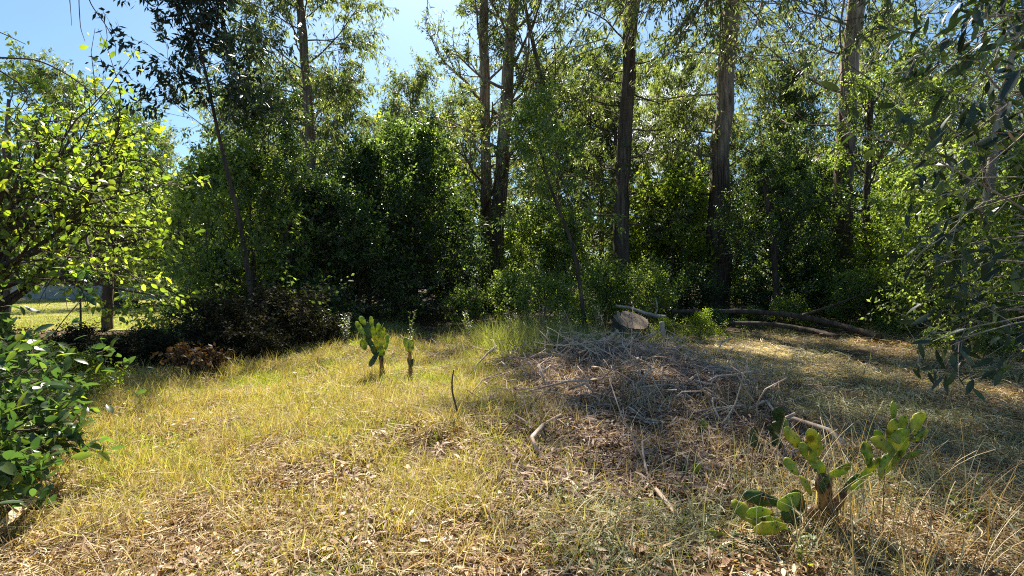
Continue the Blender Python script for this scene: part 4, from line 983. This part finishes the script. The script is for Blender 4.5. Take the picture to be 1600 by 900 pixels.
def w_grey(x, y): return (1 - w_left(x, y)) * (1 - .9 * w_brush(x, y)) * np.clip((vnoise(x, y, .5, 6) - .28) * 2.4, .06, 1) * sg((14 - y) / .8)
def w_litter(x, y): return np.clip((vnoise(x, y, .45, 7) - .50 + .28 * np.exp(-((x - .2) / 2.4) ** 2 - ((y - 3) / 1.6) ** 2)) * 3.6, .03, 1) * np.clip(1.2 - y / 14, .1, 1) * (1 - .7 * sg((x - .42 * y) / .4))
def dscale(p, a=.85, b=.035): return (a + b * p[:, 1]) * (.7 + .6 * SR.random(len(p)))
GG, GN, ST, SGY, MU = M['grass_gold'], M['grass_green'], M['straw'], M['straw_grey'], M['mulch']
p = field(9500, w_gold)
scatter('golden_grass', [tuft(200 + i, 15, .08, .03, .24, 1.8, .0074, GG, 5) for i in range(5)], p, dscale(p), 'golden sunlit dry grass carpeting the left and middle of the clearing', 'grass', 1)
p = field(5500, w_green)
scatter('green_grass', [tuft(210 + i, 18, .08, .03, .14, 1.3, .0062, GN, 4) for i in range(4)], p, dscale(p), 'fresh yellow green grass growing through the golden grass', 'grass', 2)
p = field(6200, w_straw)
scatter('loose_straw', [mat_of_straw(220 + i, 26, .20, .05, .30, .0056, ST, 5, .10, .45, 1.3) for i in range(5)], p, dscale(p), 'matted loose straw lying over the whole clearing', 'straw', 3, .05)
p = field(6000, w_grey)
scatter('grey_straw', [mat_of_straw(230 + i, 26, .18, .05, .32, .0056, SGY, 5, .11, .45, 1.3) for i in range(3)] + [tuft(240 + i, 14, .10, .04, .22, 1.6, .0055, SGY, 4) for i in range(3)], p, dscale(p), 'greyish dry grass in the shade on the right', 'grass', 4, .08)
p = field(3600, lambda x, y: w_brush(x, y) * np.clip((vnoise(x, y, .45, 41) - .25) * 2.4, .08, 1), 3.4, 11)
scatter('bark_mulch', [mat_of_straw(250 + i, 28, .18, .05, .28, .012, MU, 3, .10, .35, .3) for i in range(4)], p, dscale(p, .8, .04), 'reddish heap of shredded bark and twigs in the middle', 'mulch', 5, .12)
def w_pile(x, y): return np.exp(-((x - 1.9) / 1.5) ** 2 - ((y - 8.0) / 1.7) ** 2)
LD = leaf_mat('dead_leaf_litter', [(0.0, (0.10, 0.05, 0.025)), (0.5, (0.24, 0.13, 0.06)), (0.8, (0.40, 0.26, 0.14)), (1.0, (0.66, 0.56, 0.42))], 1.0, .25, .55, .35, 'attr', 1.2)
p = field(7500, w_litter, 1.7, 12)
scatter('leaf_litter', [litter(260 + i, 8, .15, .058, LD, .085) for i in range(6)], p, dscale(p, .8, .02), 'brown dead leaf litter between the grass blades', 'leaf litter', 6, .1)
p = field(1100, lambda x, y: w_left(x, y) * np.clip((y - 1.2) / 4, .25, 1) * (vnoise(x, y, .5, 9) > .55) * sg((x + .9 * y) / .3), 1.9, 12)
scatter('tall_gold_stems', [tuft(270 + i, 16, .09, .10, .36, 1.3, .005, (GG, ST, GN)[i], 5) for i in range(3)], p, dscale(p, .9, .01), 'taller golden grass stems standing out of the mat', 'grass', 7)
def w_edge(x, y): return np.exp(-((y - 14.2 - .8 * (vnoise(x, y, 1.5, 21) - .5)) / 1.3) ** 2) * (np.abs(x + 11) > 5 + 0 * y)
p = field(1000, lambda x, y: w_edge(x, y) * np.where(x > 2.4, .12, 1) * np.clip((vnoise(x, y, .9, 71) - .3) * 2.5, 0, 1), 11, 18)
scatter('shade_grass', [tuft(290 + i, 20, .16, .10, .5, 1.1, .008, M['grass_pale'], 4) for i in range(3)], p, .8 + .6 * SR.random(len(p)), 'long grass and weeds along the foot of the wood', 'grass', 8)
def w_lawn(x, y): return ((x > -1.2 * y) & (x < -.66 * y)).astype(float)
p = field(3500, w_lawn, 15.6, 42); p[:, 2] += .03
scatter('lawn_grass', [tuft(300 + i, 30, .30, .03, .09, 1.0, .012, M[('grass_pale', 'grass_gold', 'grass_green')[i]], 3) for i in range(3)], p, .9 + .5 * SR.random(len(p)), 'short grass blades of the sunlit lawn', 'grass', 9)
def w_clump(x, y): return np.exp(-((x - .5) / .8) ** 2 - ((y - 11.2) / 1.3) ** 2) * (vnoise(x, y, .5, 61) > .35)
p = field(420, w_clump, 8.5, 14)
scatter('tall_grass_clump', [tuft(310 + i, 24, .16, .25, .85, .8, .009, M['grass_pale'], 5) for i in range(3)], p, .7 + .5 * SR.random(len(p)), 'tall pale green grass clump behind the left end of the brush heap', 'grass', 14)
p = field(160, lambda x, y: np.exp(-((x - 3.4) / 1.1) ** 2 - ((y - 12.9) / .5) ** 2), 11.5, 14)
scatter('stump_grass', [tuft(340 + i, 16, .14, .12, .45, 1.0, .008, M['grass_pale'], 5) for i in range(2)], p, .7 + .5 * SR.random(len(p)), 'long grass growing round the foot of the sawn stump', 'grass', 17)
def w_mix(x, y): return w_brush(x, y) * (vnoise(x, y, .5, 62) > .55)
p = field(700, w_mix, 3.6, 11)
scatter('heap_grass', [tuft(320 + i, 14, .10, .06, .32, 1.3, .0055, ST, 5) for i in range(3)], p, dscale(p, .9, .02), 'dry grass tufts growing up through the brush heap', 'grass', 15)
def w_patch(x, y): return np.exp(-((x - 4.6 - .25 * (y - 9.5)) / 1.3) ** 2 - ((y - 10.0) / 1.5) ** 2) * (.3 + .7 * vnoise(x, y, .6, 81))  # area where the paler straw imitates sunlight
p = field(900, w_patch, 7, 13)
scatter('painted_sun_straw', [mat_of_straw(330 + i, 26, .24, .08, .40, .009, M['straw_pale'], zmax=.07) for i in range(3)], p, .9 + .4 * SR.random(len(p)), 'straw patch coloured paler as if sunlit, between the stump and the fallen log', 'straw', 16, .05)
# long arching dry stems on the right and round the large cactus
def stems(name, n, wfun, y0, y1, l0, l1, mat, label, seed, lean=1.1, width=.004):
    g = np.random.default_rng(seed); p = field(n, wfun, y0, y1); n = len(p)
    b = g.random(n) * 6.283; Ln = l0 + (l1 - l0) * g.random(n); le = lean * (.3 + .7 * g.random(n)); t = np.linspace(0, 1, 8)[None]
    ang = (np.pi / 2 - .2 * g.random(n))[:, None] - le[:, None] * t ** 1.2 * 1.1
    dt = 1 / 7; hx = np.cumsum(np.cos(ang), 1) * dt * Ln[:, None]; hz = np.cumsum(np.sin(ang), 1) * dt * Ln[:, None]
    P = np.stack([p[:, :1] + np.cos(b)[:, None] * hx, p[:, 1:2] + np.sin(b)[:, None] * hx, p[:, 2:] + hz - .05], -1)
    side = np.stack([-np.sin(b), np.cos(b), np.zeros(n)], -1)
    W = width * (.5 + g.random(n))[:, None] * (1.05 - .7 * t)
    o = link(name, strips(P, side, W, mat, name, g)); tag(o, label, 'grass', kind='stuff')
def w_cact(x, y): return np.exp(-((x - 2.1) / .55) ** 2 - ((y - 2.9) / .5) ** 2)
stems('dry_grass_stems', 300, w_cact, 2.2, 4.0, .25, .75, ST, 'long straw stems tangled round the largest prickly pear', 51, 1.0, .005)
stems('dry_grass_stems', 240, lambda x, y: np.exp(-((x + 1.9) / .4) ** 2 - ((y - 7.7) / .35) ** 2), 6.8, 8.6, .12, .5, GG, 'golden grass stems round the feet of the two small prickly pears', 54, 1.2, .006)
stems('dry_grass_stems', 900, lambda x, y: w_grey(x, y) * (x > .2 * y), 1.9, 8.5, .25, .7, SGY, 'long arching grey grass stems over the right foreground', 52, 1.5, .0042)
stems('dry_grass_stems', 500, lambda x, y: w_left(x, y) * sg((x + .9 * y) / .3), 1.8, 8, .15, .45, ST, 'scattered longer straw stems over the golden grass', 53, 1.6, .004)

# ---------- sticks of the brush heap, each its own thing
def stick_mesh(seed, forks=True, bend=.08, r=.010):
    g = np.random.default_rng(seed); w = Wood(); n = 7
    P = np.zeros((n, 3)); P[:, 0] = np.linspace(-.5, .5, n); P[1:-1, 1:] = g.normal(size=(n - 2, 2)) * bend * .35; P[:, 2] += bend * .6 * (1 - (2 * P[:, 0]) ** 2) * g.normal()
    w.tube(P, np.linspace(r, r * .35, n), 5, .1, g)
    if forks:
        for q in range(g.integers(1, 4)):
            i = g.integers(1, n - 2); d = P[i + 1] - P[i]; d = d / np.linalg.norm(d); d = d + g.normal(size=3) * .38
            Q = np.array([P[i] + d * s * (.15 + .25 * .8) for s in np.linspace(0, 1, 4)]); Q[1:] += g.normal(size=(3, 3)) * .02; w.tube(Q, np.linspace(r * .6, r * .2, 4), 4, .05, g)
    return w.build('stick', M['twig'])
SM = [stick_mesh(400 + i) for i in range(9)]
SP = [stick_mesh(420 + i, False, .05, .008) for i in range(5)]
for m in SP: m.materials.clear(); m.materials.append(M['twig_pale'])
srg = random.Random(12)
def put_stick(me, x, y, dz, L, az, el, roll, label, group, name='stick', thick=1.0, cat='stick'):
    o = link(name, me); o.location = (x, y, gz(x, y) + dz)
    o.rotation_euler = (roll, -el, az); o.scale = (L, (.6 + .4 * L) * thick, (.6 + .4 * L) * thick)
    tag(o, label, cat, group); return o
for i in range(170):
    x, y = srg.gauss(1.75, 1.0), srg.gauss(7.9, 1.5)
    h = .05 + .30 * math.exp(-((x - 1.9) / 1.0) ** 2 - ((y - 8.6) / 1.0) ** 2) * srg.random()
    put_stick(SM[i % 9], x, y, h, srg.uniform(.5, 2.0), srg.uniform(0, 6.28), srg.gauss(.05, .3), srg.uniform(0, 6.28), 'thin grey stick lying in the brush heap before the stump', 'sticks of the brush heap', thick=srg.uniform(.8, 2.1))
for i in range(46):
    x, y = srg.gauss(.95, .45), srg.gauss(9.3, .7)
    put_stick(SP[i % 5] if i % 3 else SM[i % 9], x, y, .10 + .32 * srg.random(), srg.uniform(.7, 1.8), srg.uniform(1.2, 3.4), srg.gauss(.15, .25), srg.uniform(0, 6.28), 'pale bare stick at the left end of the brush heap', 'pale sticks at the left end of the brush heap', thick=srg.uniform(.8, 1.4))
p = field(1100, w_pile, 5.0, 11.5)
scatter('brush_twigs', [stick_mesh(440 + i, True, .2, .006) for i in range(5)], p + np.array([0, 0, .03]) + np.column_stack([np.zeros(len(p)), np.zeros(len(p)), .14 * SR.random(len(p)) * w_pile(p[:, 0], p[:, 1])]), .35 + .5 * SR.random(len(p)), 'tangle of fine grey twigs filling the brush heap', 'twigs', 10, .35)
p = field(420, lambda x, y: np.ones_like(x) * (np.abs(x) < 1.2 * y), 1.9, 13)
scatter('fallen_twigs', [stick_mesh(450 + i, True, .15, .006) for i in range(5)], p + np.array([0, 0, .03]), .15 + .35 * SR.random(len(p)), 'small broken twigs strewn through the grass', 'twigs', 11, .12)
for i in range(60):
    y = 2.0 * 4.5 ** srg.random(); x = srg.uniform(-.9, 1.1) * y
    put_stick(SP[i % 5], x, y, .04, srg.uniform(.12, .4), srg.uniform(0, 6.28), srg.gauss(0, .1), srg.uniform(0, 6.28), 'short bleached stick lying in the dry grass', 'bleached sticks in the grass', thick=.7)
# sticks one can point at
def stick_px(name, pts, r0, r1, mat, label, cat='stick', dz=.05, sub=()):
    P = []
    for q in pts:
        if len(q) == 2: g_ = gp(*q); P.append((g_.x, g_.y, g_.z + dz))
        else: P.append(tuple(at(*q)))
    o0 = polytube(name, [(P, r0, r1)] + list(sub), mat, sides=7, rough=.08, seed=int(pts[0][0])); tag(o0, label, cat); return o0
y_ = gp(720, 662).y
stick_px('upright_twig', [(720, 664, y_), (714, 640, y_), (707, 615, y_), (706, 595, y_), (709, 578, y_)], .012, .007, BD, 'dark twig stuck upright in the golden grass before the cacti', 'twig')
y_ = gp(1118, 678).y
stick_px('curved_branch', [(1118, 676, y_), (1135, 655, y_ + .05), (1150, 630, y_ + .1), (1158, 600, y_ + .2), (1168, 560, y_ + .3)], .011, .004, M['twig'], 'pale curved branch rising out of the brush heap toward the straw', 'branch')
stick_px('dark_stick', [(492, 669), (520, 668), (550, 668)], .010, .006, BD, 'short dark stick lying level in the middle of the grass')
stick_px('dark_stick', [(290, 779), (310, 765), (330, 750), (375, 743), (385, 744)], .011, .006, BD, 'thin dark curved stick on the golden grass, left of the middle')
stick_px('dark_stick', [(355, 722), (380, 716), (402, 713)], .010, .007, BD, 'thin dark straight stick at mid left above the curved one')
stick_px('dark_stick', [(630, 838), (655, 836), (682, 826)], .010, .007, BD, 'dark bark sliver at the bottom in the middle of the grass')
stick_px('pale_stick', [(275, 850), (300, 840), (333, 826)], .012, .009, M['twig_pale'], 'thick bleached stick in the golden grass at lower left')
stick_px('pale_stick', [(985, 800), (978, 830), (973, 868)], .010, .008, M['twig'], 'grey stick lying towards the viewer at the bottom, right of the middle')
stick_px('pale_stick', [(1500, 885), (1515, 862), (1535, 838)], .014, .010, M['twig_pale'], 'bleached forked stick in the grey grass at lower right')
stick_px('pale_stick', [(792, 812), (840, 775), (880, 730)], .006, .004, M['twig_pale'], 'long pale straight stick slanting across the middle bottom of the grass')
stick_px('grey_branch', [(760, 552), (780, 545), (805, 540)], .012, .005, BD, 'thin dark branch poking left out of the brush heap')
stick_px('grey_branch', [(855, 575), (868, 545, 8.9), (884, 530, 9.0), (905, 528, 9.1), (893, 548, 9.0)], .014, .007, M['twig'], 'looping pale grey branch at the left end of the brush heap')
stick_px('grey_branch', [(1000, 625), (1050, 618), (1090, 650)], .011, .006, M['twig'], 'pale bent branch lying across the brush heap', dz=.16)
stick_px('grey_branch', [(1225, 645), (1262, 632), (1300, 625)], .010, .004, M['twig'], 'grey forked branch behind the largest prickly pear', dz=.12)
# dry torn palm-like strip at the lower left
w = [([gp(-20, 790) + Vector((0, 0, .10)), gp(60, 797) + Vector((0, 0, .09)), gp(85, 803) + Vector((0, 0, .06)), gp(150, 806) + Vector((0, 0, .04))], .013, .009)]
o = polytube('dry_stalk', w, M['twig_pale'], sides=7, seed=6); tag(o, 'bleached straight stalk crossing from the lower left corner', 'stalk')
def blade(name, pts, width, mat, label):
    P = np.array([tuple(gp(x, y) + Vector((0, 0, z))) for x, y, z in pts]); n = 14; t = np.linspace(0, len(P) - 1, n); k = np.arange(len(P))
    Q = np.stack([np.interp(t, k, P[:, i]) for i in range(3)], 1); T = norm(np.gradient(Q, axis=0)); S = norm(np.cross(T, [0, 0, 1.0]))
    m = 7; V = []
    for layer in (0, 1):
        for i in range(n):
            w_ = width * math.sin(math.pi * (.12 + .76 * i / (n - 1)))
            for j in range(m):
                c = j / (m - 1) - .5
                V.append(Q[i] + S[i] * c * w_ + np.array([0, 0, .035 * (c * 2) ** 2 + .006 * math.sin(j * 2.5) - .004 * layer]))
    L = []; 
    for layer in (0, 1):
        for i in range(n - 1):
            for j in range(m - 1):
                a = layer * n * m + i * m + j; q = [a, a + 1, a + m + 1, a + m]; L.append(q if layer == 0 else q[::-1])
    o = link(name, mesh_np(name, np.array(V), np.array(L), np.full(len(L), 4), mat, smooth=True)); tag(o, label, 'dead leaf')
blade('dry_frond', [(-15, 862, .05), (15, 842, .09), (40, 818, .10), (68, 800, .10)], .085, M['twig_pale'], 'long dry folded frond lying below the bleached stalk at lower left')
# fallen leaves one can pick apart
FM = []
for i in range(4):
    V, Fc = LEAF_NEAR; V = V.copy(); V[:, 2] += (.25, -.3, .4, .1)[i] * (V[:, 1] - .5) ** 2 * 2 + (.2, .5, .0, .35)[i] * V[:, 0] ** 2; V[:, 1] -= .5
    FM.append(mesh_np('fallen_leaf', V, np.concatenate([np.array(q) for q in Fc]), [len(q) for q in Fc], M['leaf_dead']))
for i in range(240):
    y = 1.95 * 2.6 ** srg.random(); x = srg.uniform(-.95, 1.05) * y
    if vnoise(np.array([x]), np.array([y]), .5, 7)[0] < .38: x += .3
    o = link('fallen_leaf', FM[i % 4]); o.location = (x, y, gz(x, y) + .035 + .03 * srg.random()); s = srg.uniform(.055, .12)
    o.rotation_euler = (srg.gauss(0, .45), srg.gauss(0, .45), srg.uniform(0, 6.28)); o.scale = (s * srg.uniform(.35, .6), s, s * .7)
    tag(o, 'curled brown fallen leaf lying on the dry grass', 'fallen leaf', 'fallen leaves in the foreground')
for i, (px, py, Y) in enumerate([(1576, 215, 3.6)]):
    o = link('dead_leaf', FM[2]); o.location = at(px, py, Y); o.rotation_euler = (1.2, .3, .4); o.scale = (.11, .13, .10); tag(o, 'pale brown dead leaf caught in the branches at the right edge', 'dead leaf')
# small pale stones and chips before the brush heap
for i, (px, py, lab) in enumerate([(1012, 738, 'pale stone chip, leftmost of the white chips before the brush heap'), (1024, 729, 'pale stone chip, topmost of the white chips before the brush heap'), (1034, 735, 'pale stone chip in the middle of the white chips before the brush heap'), (1066, 722, 'pale stone chip standing apart at the right of the white chips')]):
    g_ = gp(px, py); rg = np.random.default_rng(i); bm_ = Wood(); bm_.tube([(-.025, 0, 0), (-.018, 0, .0), (0, 0, .004), (.018, 0, 0), (.026, 0, 0)], [.004, .017, .022, .016, .004], 7, .2, rg)
    o = link('stone', bm_.build('stone', M['stone'] if 'stone' in M else M['twig_pale'])); o.location = (g_.x, g_.y, g_.z + .04); o.rotation_euler = (rg.normal() * .3, 0, rg.random() * 6); tag(o, lab, 'stone', 'white chips')
